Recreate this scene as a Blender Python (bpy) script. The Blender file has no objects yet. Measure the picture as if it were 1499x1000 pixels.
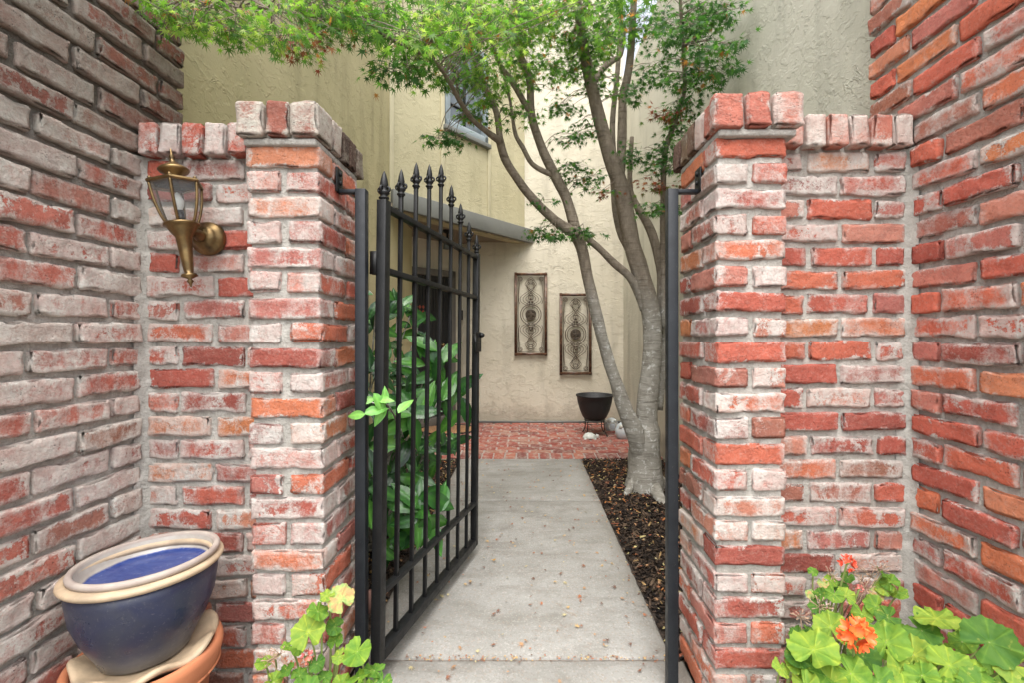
import bpy, bmesh, math, random
import numpy as np
from mathutils import Vector, Matrix, Euler, noise as mnoise

random.seed(7); rng = np.random.default_rng(7)
S = bpy.context.scene
COL = S.collection

# ------------------------------------------------------------------ camera
EYE = 1.08
FPX, VX, VY = 666.0, 768.0, 490.0          # focal length and vanishing point in photo pixels
cam_d = bpy.data.cameras.new('camera'); cam = bpy.data.objects.new('camera', cam_d); COL.objects.link(cam)
cam.location = (0, 0, EYE); cam.rotation_euler = (math.pi/2, 0, 0)
cam_d.sensor_width = 36; cam_d.lens = 36*FPX/1499
cam_d.shift_x = (749.5-VX)/1499; cam_d.shift_y = (VY-500)/1499
cam_d.clip_start = .02; cam_d.clip_end = 500
S.camera = cam

# ------------------------------------------------------------------ world, sun, exposure
SUN_EL, SUN_AZ = math.radians(66), math.radians(186)     # azimuth clockwise from +Y: behind the viewer, a little left
w = bpy.data.worlds.new('World'); S.world = w; w.use_nodes = True
nt = w.node_tree; bg = nt.nodes['Background']
sky = nt.nodes.new('ShaderNodeTexSky'); sky.sky_type = 'NISHITA'; sky.sun_disc = False
sky.sun_elevation = SUN_EL; sky.sun_rotation = SUN_AZ; sky.air_density = 1.0; sky.dust_density = 4.0; sky.ozone_density = 1.0
hs = nt.nodes.new('ShaderNodeHueSaturation'); hs.inputs['Saturation'].default_value = .30
nt.links.new(sky.outputs[0], hs.inputs['Color']); nt.links.new(hs.outputs[0], bg.inputs[0]); bg.inputs[1].default_value = .15
sd = bpy.data.lights.new('sun', 'SUN'); sd.energy = 1.0; sd.angle = math.radians(70); sd.color = (1, .95, .88)
so = bpy.data.objects.new('sun', sd); COL.objects.link(so)
dv = Vector((math.sin(SUN_AZ)*math.cos(SUN_EL), math.cos(SUN_AZ)*math.cos(SUN_EL), math.sin(SUN_EL)))
so.rotation_euler = dv.to_track_quat('Z', 'Y').to_euler(); so.location = (0, -3, 6)
S.view_settings.view_transform = 'Standard'; S.view_settings.look = 'None'
S.view_settings.exposure = 1.65; S.view_settings.gamma = 1; S.view_settings.use_curve_mapping = False
S.render.engine = 'CYCLES'; S.cycles.max_bounces = 8; S.cycles.transparent_max_bounces = 16
S.cycles.use_denoising = True

# ------------------------------------------------------------------ helpers
def P(px, py, y):                      # a photo pixel at depth y
    return Vector(((px-VX)/FPX*y, y, EYE-(py-VY)/FPX*y))

class MB:
    def __init__(s): s.v = []; s.f = []; s.m = []; s.sm = []
    def add(s, v, f, mi=0, smooth=True):
        o = len(s.v); s.v.extend([tuple(p) for p in v]); s.f.extend([tuple(i+o for i in q) for q in f])
        s.m.extend([mi]*len(f)); s.sm.extend([smooth]*len(f)); return s
    def mesh(s, name, mats):
        me = bpy.data.meshes.new(name); me.from_pydata(s.v, [], s.f)
        for m in (mats if isinstance(mats, (list, tuple)) else [mats]): me.materials.append(m)
        me.polygons.foreach_set('material_index', s.m); me.polygons.foreach_set('use_smooth', s.sm)
        me.update(); return me
    def build(s, name, mats, parent=None, loc=None):
        return link(name, s.mesh(name, mats), parent, loc)

def link(name, data, parent=None, loc=None, rot=None, scale=None):
    o = bpy.data.objects.new(name, data); COL.objects.link(o)
    if parent: o.parent = parent
    if loc is not None: o.location = loc
    if rot is not None: o.rotation_euler = rot
    if scale is not None: o.scale = scale
    return o
def thing(name, label, cat, loc=(0, 0, 0), group=None):
    o = link(name, None, None, loc); o['label'] = label; o['category'] = cat; o.empty_display_size = .05
    if group: o['group'] = group
    return o
def tag(o, label, cat, group=None):
    o['label'] = label; o['category'] = cat
    if group: o['group'] = group
    return o
def struct(o): o['kind'] = 'structure'; return o
def stuff(o): o['kind'] = 'stuff'; return o

def box(x0, x1, y0, y1, z0, z1, bev=0.0):
    if bev <= 0:
        v = [(x, y, z) for x in (x0, x1) for y in (y0, y1) for z in (z0, z1)]
        f = [(0, 1, 3, 2), (4, 6, 7, 5), (0, 4, 5, 1), (2, 3, 7, 6), (0, 2, 6, 4), (1, 5, 7, 3)]
        return v, f
    bm = bmesh.new(); bmesh.ops.create_cube(bm, size=1)
    for q in bm.verts: q.co = Vector(((x0+x1)/2+q.co.x*(x1-x0), (y0+y1)/2+q.co.y*(y1-y0), (z0+z1)/2+q.co.z*(z1-z0)))
    bmesh.ops.bevel(bm, geom=bm.edges[:], offset=bev, segments=2, profile=.5, affect='EDGES')
    bm.verts.index_update(); v = [q.co.copy() for q in bm.verts]; f = [[q.index for q in p.verts] for p in bm.faces]; bm.free()
    return v, f
def xf(vf, M): return [M @ Vector(p) for p in vf[0]], vf[1]

def smooth_path(pts, rad, k=4):
    pts = [Vector(p) for p in pts]; n = len(pts)
    if n < 3 or k < 2: return pts, list(rad)
    P_, R_ = [], []
    for i in range(n-1):
        p0 = pts[max(i-1, 0)]; p1 = pts[i]; p2 = pts[i+1]; p3 = pts[min(i+2, n-1)]
        for j in range(k):
            t = j/k
            P_.append(.5*((2*p1)+(p2-p0)*t+(2*p0-5*p1+4*p2-p3)*t*t+(3*p1-p0-3*p2+p3)*t**3)); R_.append(rad[i]*(1-t)+rad[i+1]*t)
    P_.append(pts[-1]); R_.append(rad[-1]); return P_, R_
def tube(pts, rad, n=8, k=4, cap=True, flat=None, wob=0):
    if not isinstance(rad, (list, tuple)): rad = [rad]*len(pts)
    pts, rad = smooth_path(pts, rad, k)
    v, f = [], []; T = (pts[1]-pts[0]).normalized(); up = Vector((0, 0, 1)) if abs(T.z) < .9 else Vector((0, 1, 0))
    U = T.cross(up).normalized(); m = len(pts)
    for i, p in enumerate(pts):
        t = ((pts[min(i+1, m-1)]-pts[max(i-1, 0)])).normalized()
        U = (U-t*U.dot(t)).normalized(); W = t.cross(U)
        for j in range(n):
            a = 2*math.pi*j/n; r = rad[i]
            if wob: r *= 1+wob*mnoise.noise(Vector((p.x*9+math.cos(a)*1.3, p.y*9+math.sin(a)*1.3, p.z*6)))
            v.append(p+U*math.cos(a)*r+W*math.sin(a)*r*(flat or 1))
    for i in range(m-1):
        for j in range(n):
            f.append((i*n+j, i*n+(j+1) % n, (i+1)*n+(j+1) % n, (i+1)*n+j))
    if cap: f.append(tuple(range(n))[::-1]); f.append(tuple((m-1)*n+j for j in range(n)))
    return v, f
def ring(c, R, r, axis='Y', n=28, m=6, a0=0, a1=2*math.pi, sx=1, sz=1):
    pts = []
    for i in range(n+1):
        a = a0+(a1-a0)*i/n
        d = Vector((math.cos(a)*R*sx, 0, math.sin(a)*R*sz)) if axis == 'Y' else Vector((math.cos(a)*R*sx, math.sin(a)*R*sz, 0))
        pts.append(Vector(c)+d)
    return tube(pts, r, n=m, k=1)
def lathe(prof, n=40, M=None, wave=None):
    v, f = [], []
    for (r, z) in prof:
        for j in range(n):
            a = 2*math.pi*j/n
            rr, zz = (r, z) if wave is None else wave(r, z, a)
            v.append(Vector((rr*math.cos(a), rr*math.sin(a), zz)))
    for i in range(len(prof)-1):
        for j in range(n): f.append((i*n+j, i*n+(j+1) % n, (i+1)*n+(j+1) % n, (i+1)*n+j))
    if M: v = [M @ p for p in v]
    return v, f

# ------------------------------------------------------------------ materials
class N:                                   # a small node-graph writer
    def __init__(s, name):
        s.mat = bpy.data.materials.new(name); s.mat.use_nodes = True; s.t = s.mat.node_tree
        s.b = s.t.nodes['Principled BSDF']; s.out = s.t.nodes['Material Output']; s.tc = None
    def n(s, typ, **kw):
        q = s.t.nodes.new('ShaderNode'+typ)
        for k, v in kw.items(): setattr(q, k, v)
        return q
    def set(s, sock, v):
        if hasattr(v, 'is_output') or isinstance(v, bpy.types.NodeSocket): s.t.links.new(v, sock)
        elif isinstance(v, (tuple, list)) and len(v) == 3 and sock.type == 'RGBA': sock.default_value = (*v, 1)
        else: sock.default_value = v
    def co(s, which='Object'):
        if not s.tc: s.tc = s.n('TexCoord')
        return s.tc.outputs[which]
    def pos(s): return s.n('NewGeometry').outputs['Position']
    def map(s, vec, scale=(1, 1, 1), loc=(0, 0, 0)):
        q = s.n('Mapping'); s.set(q.inputs['Vector'], vec); s.set(q.inputs['Scale'], scale); s.set(q.inputs['Location'], loc); return q.outputs[0]
    def noise(s, vec, scale=5, detail=4, rough=.55, dist=0, w=None, out=0):
        q = s.n('TexNoise'); 
        if w is not None: q.noise_dimensions = '4D'; s.set(q.inputs['W'], w)
        s.set(q.inputs['Vector'], vec); s.set(q.inputs['Scale'], scale); s.set(q.inputs['Detail'], detail)
        s.set(q.inputs['Roughness'], rough); s.set(q.inputs['Distortion'], dist); return q.outputs[out]
    def vor(s, vec, scale=5, feat='F1', out='Distance', rnd=1):
        q = s.n('TexVoronoi', feature=feat); s.set(q.inputs['Vector'], vec); s.set(q.inputs['Scale'], scale); s.set(q.inputs['Randomness'], rnd); return q.outputs[out]
    def ramp(s, fac, stops, interp='LINEAR'):
        q = s.n('ValToRGB'); s.set(q.inputs[0], fac); cr = q.color_ramp; cr.interpolation = interp
        while len(cr.elements) < len(stops): cr.elements.new(.5)
        for e, (p, c) in zip(cr.elements, stops):
            e.position = p; e.color = (*c, 1) if isinstance(c, (tuple, list)) else (c, c, c, 1)
        return q.outputs[0]
    def mr(s, v, a, b, c=0., d=1., smooth=False):
        q = s.n('MapRange'); q.interpolation_type = 'SMOOTHSTEP' if smooth else 'LINEAR'
        for i, x in enumerate((v, a, b, c, d)): s.set(q.inputs[i], x)
        return q.outputs[0]
    def mix(s, fac, a, b, mode='MIX'):
        q = s.n('Mix', data_type='RGBA', blend_type=mode); s.set(q.inputs['Factor'], fac)
        s.set([i for i in q.inputs if i.name == 'A' and i.type == 'RGBA'][0], a); s.set([i for i in q.inputs if i.name == 'B' and i.type == 'RGBA'][0], b)
        return [o for o in q.outputs if o.type == 'RGBA'][0]
    def m(s, op, a, b=0.):
        q = s.n('Math', operation=op); s.set(q.inputs[0], a); s.set(q.inputs[1], b); return q.outputs[0]
    def bump(s, h, strength=.5, dist=.01, prev=None):
        q = s.n('Bump'); s.set(q.inputs['Height'], h); s.set(q.inputs['Strength'], strength); s.set(q.inputs['Distance'], dist)
        if prev is not None: s.set(q.inputs['Normal'], prev)
        return q.outputs[0]
    def end(s, color=None, rough=None, normal=None, metal=None, **kw):
        if color is not None: s.set(s.b.inputs['Base Color'], color)
        if rough is not None: s.set(s.b.inputs['Roughness'], rough)
        if normal is not None: s.set(s.b.inputs['Normal'], normal)
        if metal is not None: s.set(s.b.inputs['Metallic'], metal)
        for k, v in kw.items(): s.set(s.b.inputs[k], v)
        return s.mat

def brick_mat(name, wash, wash_col, tint=(1, 1, 1), top_dark=0., cols=None, streak=1.0):
    q = N(name); oi = q.n('ObjectInfo'); R = oi.outputs['Random']; o = q.co('Object'); W = q.m('MULTIPLY', R, 57.)
    r2 = q.n('TexWhiteNoise', noise_dimensions='1D'); q.set(r2.inputs['W'], q.m('MULTIPLY', R, 913.7)); R2 = r2.outputs['Value']
    cols = cols or [(0, (.27, .060, .045)), (.12, (.40, .085, .060)), (.40, (.49, .110, .068)), (.62, (.54, .150, .075)), (.70, (.54, .19, .07)), (.80, (.50, .20, .145)), (.9, (.42, .13, .11)), (1, (.30, .12, .075))]
    base = q.ramp(R, cols)
    base = q.mix(q.mr(q.noise(o, 12, 4, .6, 0, W), .35, .7), base, q.mix(1., base, (1.25, 1.3, 1.25), 'MULTIPLY'))
    base = q.mix(q.mr(q.noise(o, 40, 4, .7, .5, W), .5, .72, 0, .55), base, q.mix(1., base, (.5, .42, .4), 'MULTIPLY'))
    base = q.mix(1., base, tint, 'MULTIPLY')
    base = q.mix(q.mr(q.noise(o, 120, 5, .75, .2, W), .5, .72, .06, .45), base, (.52, .40, .34))
    base = q.mix(q.mr(q.noise(o, 240, 3, .7, 0, W), .42, .30, 0, .5), base, (.10, .035, .028))
    # peeling whitewash and mortar smear: patches, stronger along the arrises
    sx = q.n('SeparateXYZ'); q.set(sx.inputs[0], o)
    ex = q.mr(q.m('ABSOLUTE', sx.outputs[0]), .065, .096, 0, 1); ez = q.mr(q.m('ABSOLUTE', sx.outputs[2]), .012, .029, 0, 1)
    edge = q.m('MULTIPLY', q.m('MAXIMUM', ex, ez), .15)
    n1 = q.noise(q.map(o, (1*streak, 1*streak, .62)), 17, 7, .64, .7, W)
    n3 = q.noise(o, 95, 4, .7, .4, W)
    n3 = q.m('ADD', q.m('MULTIPLY', n3, .6), q.m('MULTIPLY', q.noise(o, 260, 3, .7, 0, W), .4))
    nn = q.m('ADD', q.m('ADD', q.m('MULTIPLY', n1, .66), q.m('MULTIPLY', n3, .50)), edge)
    th = q.m('ADD', q.m('MULTIPLY', R2, .24), wash-.075)
    wd = q.mr(q.noise(o, 6, 2, .5, 0, q.m('ADD', W, 9.)), .4, .6, .03, .17)
    msk = q.m('MULTIPLY', q.mr(nn, q.m('SUBTRACT', th, q.m('MULTIPLY', wd, .4)), q.m('ADD', th, wd)), q.mr(n3, .3, .52, .62, 1.))
    thin = q.mr(q.noise(o, 9, 5, .6, 1, q.m('ADD', W, 4.)), .38, .62)
    wc = q.mix(q.m('MULTIPLY', thin, .85), wash_col, q.mix(.45, wash_col, base))
    wc = q.mix(q.mr(q.noise(q.map(o, (1, 1, .5)), 34, 6, .75, .5, q.m('ADD', W, 2.)), .50, .66, 0, .55), wc, q.mix(.5, base, (.42, .39, .35)))
    wc = q.mix(q.mr(q.noise(o, 60, 3, .6, 0, W), .4, .7, 0, .35), wc, (.40, .385, .345))
    col = q.mix(msk, base, wc)
    pos = q.pos(); sp = q.n('SeparateXYZ'); q.set(sp.inputs[0], pos)
    if top_dark > 0:                           # browner and darker towards the top, in ragged patches
        dz = q.mr(sp.outputs[2], 1.18, 1.75); g = q.m('MULTIPLY', q.mr(q.m('ADD', q.noise(pos, 7, 5, .65), q.m('MULTIPLY', dz, .5)), .50, .85), top_dark)
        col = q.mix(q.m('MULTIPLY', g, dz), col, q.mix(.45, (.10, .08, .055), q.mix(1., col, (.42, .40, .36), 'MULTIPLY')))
    pit = q.mr(q.vor(q.map(o, (1, 1, 1)), 150), .0, .28, 1, 0)
    pitm = q.m('MULTIPLY', pit, q.mr(q.noise(o, 28, 2, .5, 0, W), .52, .62))
    col = q.mix(q.m('MULTIPLY', pitm, .75), col, (.07, .045, .035))
    h = q.m('ADD', q.m('MULTIPLY', q.noise(o, 55, 8, .72, .3, W), 1.), q.m('MULTIPLY', msk, .12))
    h = q.m('SUBTRACT', h, q.m('MULTIPLY', pitm, .5))
    nb = q.bump(h, 1., .011)
    nb = q.bump(q.noise(o, 170, 5, .75, .3, W), .8, .004, nb)
    nb = q.bump(q.noise(o, 22, 3, .6, .5, W), .6, .008, nb)
    return q.end(col, .88, nb, **{'Specular IOR Level': .25})

def mortar_mat(name, c1=(.63, .61, .555), c2=(.45, .43, .385), top_dark=False):
    q = N(name); p = q.pos()
    col = q.mix(q.mr(q.noise(p, 14, 6, .65), .35, .65), c1, c2)
    col = q.mix(q.mr(q.noise(p, 120, 4, .7), .5, .68, 0, .55), col, (.62, .60, .56))
    col = q.mix(q.mr(q.noise(p, 210, 3, .8), .42, .32, 0, .5), col, (.20, .18, .15))
    col = q.mix(q.mr(q.noise(q.map(p, (1, 1, .3)), 4, 5, .65), .52, .68, 0, .4), col, (.27, .24, .20))
    if top_dark:
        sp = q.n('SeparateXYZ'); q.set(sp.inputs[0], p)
        col = q.mix(q.mr(sp.outputs[2], 1.15, 1.7, 0, .85), col, (.085, .07, .05))  # joints turn darker brown towards the top
    nb = q.bump(q.noise(p, 160, 6, .75), 1., .009); nb = q.bump(q.noise(p, 35, 4, .6), .8, .014, nb)
    return q.end(col, .95, nb, **{'Specular IOR Level': .15})

def stucco_mat(name, c, c2, green=0., relief=1.):
    q = N(name); p = q.pos()
    d = q.noise(p, 5, 3, .55, 0, None, 1); pv = q.n('VectorMath', operation='MULTIPLY_ADD'); q.set(pv.inputs[0], d); q.set(pv.inputs[1], (.25, .25, .25)); q.set(pv.inputs[2], p)
    pw = q.map(pv.outputs[0], (1, 1, 1.9))
    n = q.noise(pw, 11, 4, .5, .25)
    ridge = q.m('MULTIPLY', q.mr(q.m('ABSOLUTE', q.m('SUBTRACT', n, .5)), 0, .03, 1, 0, True), q.mr(q.noise(p, 7, 3, .6), .48, .62))
    plate = q.mr(q.noise(q.map(p, (1, 1, 1.5)), 12, 6, .62, .35), .50, .57, 0, 1, True)
    fine = q.noise(p, 90, 5, .65)
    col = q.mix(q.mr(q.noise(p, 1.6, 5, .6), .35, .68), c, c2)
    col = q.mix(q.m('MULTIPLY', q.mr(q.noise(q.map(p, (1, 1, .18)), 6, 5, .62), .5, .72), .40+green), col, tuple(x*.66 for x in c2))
    col = q.mix(q.m('MULTIPLY', ridge, .07), col, tuple(x*.6 for x in c2))
    szz = q.n('SeparateXYZ'); q.set(szz.inputs[0], p)
    col = q.mix(q.mr(q.m('SUBTRACT', szz.outputs[2], q.m('MULTIPLY', q.noise(p, 7, 6, .7), .5)), -.16, .0, .35, 0), col, (.14, .115, .085))
    nb = q.bump(plate, .45*relief, .006); nb = q.bump(ridge, .55*relief, .007, nb); nb = q.bump(fine, .5, .004, nb)
    return q.end(col, .93, nb, **{'Specular IOR Level': .15})

def simple(name, c, rough=.6, metal=0., var=.15, scale=8, bump=.2, bs=60, bd=.003, c2=None, **kw):
    q = N(name); o = q.pos()
    col = q.mix(q.mr(q.noise(o, scale, 5, .6), .35, .68), c, c2 or tuple(x*(1-var) for x in c))
    return q.end(col, rough, q.bump(q.noise(o, bs, 5, .65), bump, bd), metal, **kw)

M = {}
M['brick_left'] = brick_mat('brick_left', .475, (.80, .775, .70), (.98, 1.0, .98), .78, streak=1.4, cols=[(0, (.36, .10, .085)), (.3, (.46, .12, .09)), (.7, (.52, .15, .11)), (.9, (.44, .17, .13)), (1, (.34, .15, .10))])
M['brick_panel'] = brick_mat('brick_panel', .580, (.67, .64, .59))
M['brick_pillar'] = brick_mat('brick_pillar', .595, (.70, .67, .62))
M['brick_right'] = brick_mat('brick_right', .635, (.62, .59, .54), (1.13, 1.05, 1.0))
M['brick_cap'] = brick_mat('brick_cap', .57, (.58, .56, .48), (.9, .95, .95), cols=[(0, (.16, .06, .045)), (.3, (.35, .10, .07)), (.7, (.42, .14, .09)), (1, (.24, .12, .08))])
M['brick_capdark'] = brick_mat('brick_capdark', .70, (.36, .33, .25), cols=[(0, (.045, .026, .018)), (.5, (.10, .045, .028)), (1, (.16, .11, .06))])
M['brick_capr'] = brick_mat('brick_capr', .57, (.68, .64, .58), cols=[(0, (.40, .11, .08)), (.5, (.50, .17, .12)), (1, (.50, .22, .17))])
M['mortar'] = mortar_mat('mortar'); M['mortar_left'] = mortar_mat('mortar_left', top_dark=True)
M['stucco_left'] = stucco_mat('stucco_left', (.45, .40, .235), (.385, .345, .195), .25, .9)  # darker olive than the cream paint: shade and green light in the colour
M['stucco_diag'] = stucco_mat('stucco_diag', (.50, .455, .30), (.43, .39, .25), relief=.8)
M['stucco_back'] = stucco_mat('stucco_back', (.63, .585, .475), (.55, .505, .395), .08, 1.1)
M['stucco_right'] = stucco_mat('stucco_right', (.58, .555, .46), (.50, .485, .39), .15, .85)
M['trim'] = simple('trim', (.56, .51, .34), .8, var=.1)
M['fascia'] = simple('fascia', (.165, .17, .155), .6, var=.2, scale=3)
M['soffit'] = simple('soffit', (.24, .20, .15), .8)
def iron_mat(name, c1, c2):
    q = N(name); p = q.pos()
    c = q.mix(q.mr(q.noise(p, 18, 5, .6), .35, .68), c1, c2)
    c = q.mix(q.mr(q.noise(p, 230, 3, .7), .66, .72, 0, .6), c, (.10, .095, .085))
    c = q.mix(q.mr(q.noise(p, 22, 6, .75), .68, .74, 0, .6), c, (.07, .035, .022))
    return q.end(c, q.mr(q.noise(p, 30, 4, .6), .3, .7, .34, .6), q.bump(q.noise(p, 120, 4, .65), .35, .0015), **{'Specular IOR Level': .35})
M['iron'] = iron_mat('iron', (.006, .0065, .007), (.011, .0115, .012))
M['iron_post'] = iron_mat('iron_post', (.015, .018, .022), (.010, .012, .015))
M['rust'] = simple('rust', (.10, .045, .032), .85, var=.5, scale=40)
M['window_frame'] = simple('window_frame', (.27, .32, .34), .5)
M['dark_door'] = simple('dark_door', (.012, .012, .013), .5)
M['door_frame'] = simple('door_frame', (.14, .13, .115), .6)
q = N('window_glass'); M['glass'] = q.end((.10, .12, .13), .08, **{'Specular IOR Level': .8})
q = N('lantern_glass'); M['lglass'] = q.end(q.mix(q.mr(q.noise(q.pos(), 30, 4, .6), .4, .7), (.97, .98, .98), (.88, .91, .90)), .03, **{'Transmission Weight': .96, 'IOR': 1.12})
M['brass'] = simple('brass', (.25, .165, .07), .34, .85, c2=(.10, .07, .035), scale=25, bump=.15)
M['terracotta'] = simple('terracotta', (.52, .19, .085), .8, c2=(.43, .155, .075), scale=7, bump=.2)
M['cream'] = simple('cream_clay', (.54, .41, .27), .6, c2=(.36, .28, .19), scale=22, bump=.1)
M['mauve'] = simple('bare_clay_rim', (.34, .28, .245), .75, c2=(.42, .37, .32), scale=18, bump=.25)
M['black_pot'] = simple('black_pot', (.012, .013, .014), .55, scale=30, bump=.8, bs=70, bd=.006)
M['ceramic_blue'] = simple('pale_blue_ceramic', (.46, .55, .60), .35, c2=(.62, .64, .62), scale=25, bump=.2)
M['ceramic_white'] = simple('white_ceramic', (.62, .63, .58), .5, c2=(.40, .42, .38), scale=30)
M['coir'] = simple('coir', (.40, .21, .09), .95, c2=(.16, .09, .05), scale=60, bump=.8)
M['red_glass'] = simple('red_glass', (.28, .05, .03), .3)
M['white_bulb'] = simple('bulb_glass', (.6, .6, .56), .2)

q = N('glaze_outside'); p = q.co('Object'); sp = q.n('SeparateXYZ'); q.set(sp.inputs[0], p)
c = q.mix(q.mr(q.noise(p, 9, 5, .65, 1), .3, .68), (.014, .020, .060), (.040, .044, .062))
c = q.mix(q.mr(q.m('ADD', sp.outputs[2], q.m('MULTIPLY', q.noise(p, 12, 4, .6), .045)), .085, .035), c, (.13, .125, .12))
c = q.mix(q.mr(q.noise(p, 160, 3, .6), .60, .72, 0, .2), c, (.30, .29, .27))
c = q.mix(q.mr(q.noise(q.map(p, (1, 1, 9)), 14, 6, .75, 2), .66, .70, 0, .4), c, (.4, .38, .33))
M['glaze_out'] = q.end(c, q.mr(q.noise(p, 20, 3, .5), .3, .7, .22, .5), q.bump(q.noise(p, 70, 4, .6), .15, .003))
q = N('glaze_inside'); p = q.co('Object'); sp = q.n('SeparateXYZ'); q.set(sp.inputs[0], p)
c = q.mix(q.mr(q.noise(q.map(p, (1, 2.2, 1)), 14, 6, .7, 1.5), .35, .62), (.010, .030, .17), (.035, .065, .22))
c = q.mix(q.mr(q.noise(p, 40, 4, .7), .58, .70, 0, .35), c, (.20, .24, .38))
c = q.mix(q.mr(q.m('ADD', sp.outputs[2], q.m('MULTIPLY', q.noise(p, 25, 5, .7), .006)), .1975, .2015), c, q.mix(q.noise(p, 30, 5, .6), (.30, .27, .23), (.50, .48, .44)))
M['glaze_in'] = q.end(c, .14, q.bump(q.noise(p, 60, 4, .6), .2, .003))

q = N('concrete'); p = q.pos()
c = q.mix(q.mr(q.noise(p, 2.2, 6, .65), .35, .66), (.325, .32, .30), (.235, .23, .21))
c = q.mix(q.mr(q.noise(q.map(p, (1, 3, 1)), 3, 6, .7, .5), .48, .66, 0, .6), c, (.17, .16, .14))
sp_ = q.vor(p, 170, 'F1', 'Color'); sx = q.n('SeparateXYZ'); q.set(sx.inputs[0], sp_)
c = q.mix(q.mr(sx.outputs[0], .80, .86, 0, .3), c, (.20, .18, .16)); c = q.mix(q.mr(sx.outputs[1], .84, .9, 0, .16), c, (.55, .53, .48))
c = q.mix(q.mr(sx.outputs[2], .90, .94, 0, .3), c, (.30, .22, .17))
c = q.mix(q.mr(q.noise(p, 6.5, 6, .7, 2), .64, .70, 0, .55), c, (.22, .155, .10))
sx2 = q.n('SeparateXYZ'); q.set(sx2.inputs[0], p); c = q.mix(q.mr(q.m('ADD', q.m('ABSOLUTE', q.m('ADD', sx2.outputs[0], .03)), q.m('MULTIPLY', q.noise(p, 12, 5, .7), .12)), .50, .60, 0, .55), c, (.15, .13, .105))
h = q.noise(p, 260, 4, .7); nb = q.bump(h, .5, .003); nb = q.bump(q.vor(p, 170), .25, .003, nb)
M['concrete'] = q.end(c, .9, nb, **{'Specular IOR Level': .2})
M['soil'] = simple('soil', (.035, .025, .018), 1., c2=(.06, .042, .03), scale=30, bump=1., bs=60, bd=.02)
M['joint'] = simple('joint_fill', (.20, .17, .14), 1., c2=(.12, .10, .08), scale=60)
M['ground'] = simple('ground_soil', (.12, .10, .07), 1., c2=(.08, .07, .05), scale=2, bump=.6)
q = N('paver'); oi = q.n('ObjectInfo'); o = q.co('Object'); W = q.m('MULTIPLY', oi.outputs['Random'], 40.)
c = q.ramp(oi.outputs['Random'], [(0, (.17, .05, .04)), (.4, (.28, .065, .045)), (.7, (.33, .085, .055)), (.9, (.36, .13, .08)), (1, (.30, .16, .12))])
c = q.mix(q.mr(q.noise(q.pos(), 16, 6, .75), .47, .62, 0, .7), c, (.42, .37, .31)); c = q.mix(q.mr(q.noise(o, 20, 4, .6, 0, W), .5, .7, 0, .5), c, (.12, .04, .035))
M['paver'] = q.end(c, .8, q.bump(q.noise(o, 60, 5, .7, 0, W), .6, .004))
M['paver_mortar'] = simple('paver_mortar', (.40, .35, .31), .95, c2=(.28, .22, .19), scale=25, bump=.6, bs=90)

def attr_mat(name, rough=.6, trans=0., gloss=.4, bump=.15, vein=False, mul=1.):
    q = N(name); a = q.n('Attribute', attribute_name='tone'); c = a.outputs['Color']
    c = q.mix(q.mr(q.noise(q.pos(), 60, 3, .6), .4, .65, 0, .25), c, q.mix(1., c, (.7, .75, .6), 'MULTIPLY'))
    q.end(c, rough, q.bump(q.noise(q.pos(), 90, 3, .6), bump, .002), **{'Specular IOR Level': gloss})
    if trans:
        tr = q.n('BsdfTranslucent'); q.set(tr.inputs[0], q.mix(1., c, (1.25, 1.35, .6), 'MULTIPLY'))
        mx = q.n('MixShader'); mx.inputs[0].default_value = trans
        q.t.links.new(q.b.outputs[0], mx.inputs[1]); q.t.links.new(tr.outputs[0], mx.inputs[2]); q.t.links.new(mx.outputs[0], q.out.inputs[0])
    return q.mat
M['maple'] = attr_mat('maple_leaf', .55, .55, .35)
M['chips'] = attr_mat('bark_chips', .9, 0, .2, .6)
M['litter'] = attr_mat('leaf_litter', .8, .1, .2)

def leaf_obj_mat(name, stops, rough, trans, edge=None, vein=(1, 1, 1), vein_w=0., spec=.5):
    q = N(name); oi = q.n('ObjectInfo'); o = q.co('Object')
    c = q.ramp(oi.outputs['Random'], stops)
    a = q.n('Attribute', attribute_name='vein'); f = a.outputs['Fac']
    c = q.mix(q.m('MULTIPLY', f, vein_w), c, q.mix(1., c, vein, 'MULTIPLY'))
    if edge:
        c = q.mix(q.mr(q.noise(o, 3.2, 4, .6, .6, q.m('MULTIPLY', oi.outputs['Random'], 77.)), .42, .62, 0, .8), c, q.mix(1., c, (.50, .72, .8), 'MULTIPLY'))
        W = q.m('MULTIPLY', oi.outputs['Random'], 31.)
        c = q.mix(q.mr(q.noise(o, edge[0], 5, .6, .6, W), edge[1], edge[1]+.13, 0, edge[3]), c, edge[2])
    nb = q.bump(f, .5, .003)
    q.end(c, rough, nb, **{'Specular IOR Level': spec})
    tr = q.n('BsdfTranslucent'); q.set(tr.inputs[0], q.mix(1., c, (1.2, 1.3, .5), 'MULTIPLY')); mx = q.n('MixShader'); mx.inputs[0].default_value = trans
    q.t.links.new(q.b.outputs[0], mx.inputs[1]); q.t.links.new(tr.outputs[0], mx.inputs[2]); q.t.links.new(mx.outputs[0], q.out.inputs[0])
    return q.mat
M['camellia'] = leaf_obj_mat('camellia_leaf', [(0, (.014, .050, .019)), (.5, (.024, .086, .024)), (.85, (.042, .14, .03)), (1, (.08, .22, .04))], .26, .15, None, (2.4, 2.2, 1.6), .8, .6)
M['camellia_mid'] = leaf_obj_mat('camellia_mid_leaf', [(0, (.025, .10, .025)), (.6, (.045, .16, .03)), (1, (.08, .23, .045))], .25, .2, None, (2., 1.8, 1.5), .8, .6)
M['camellia_young'] = leaf_obj_mat('camellia_young_leaf', [(0, (.13, .36, .07)), (1, (.24, .50, .12))], .35, .3, None, (1.6, 1.5, 1.3), .8)
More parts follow.
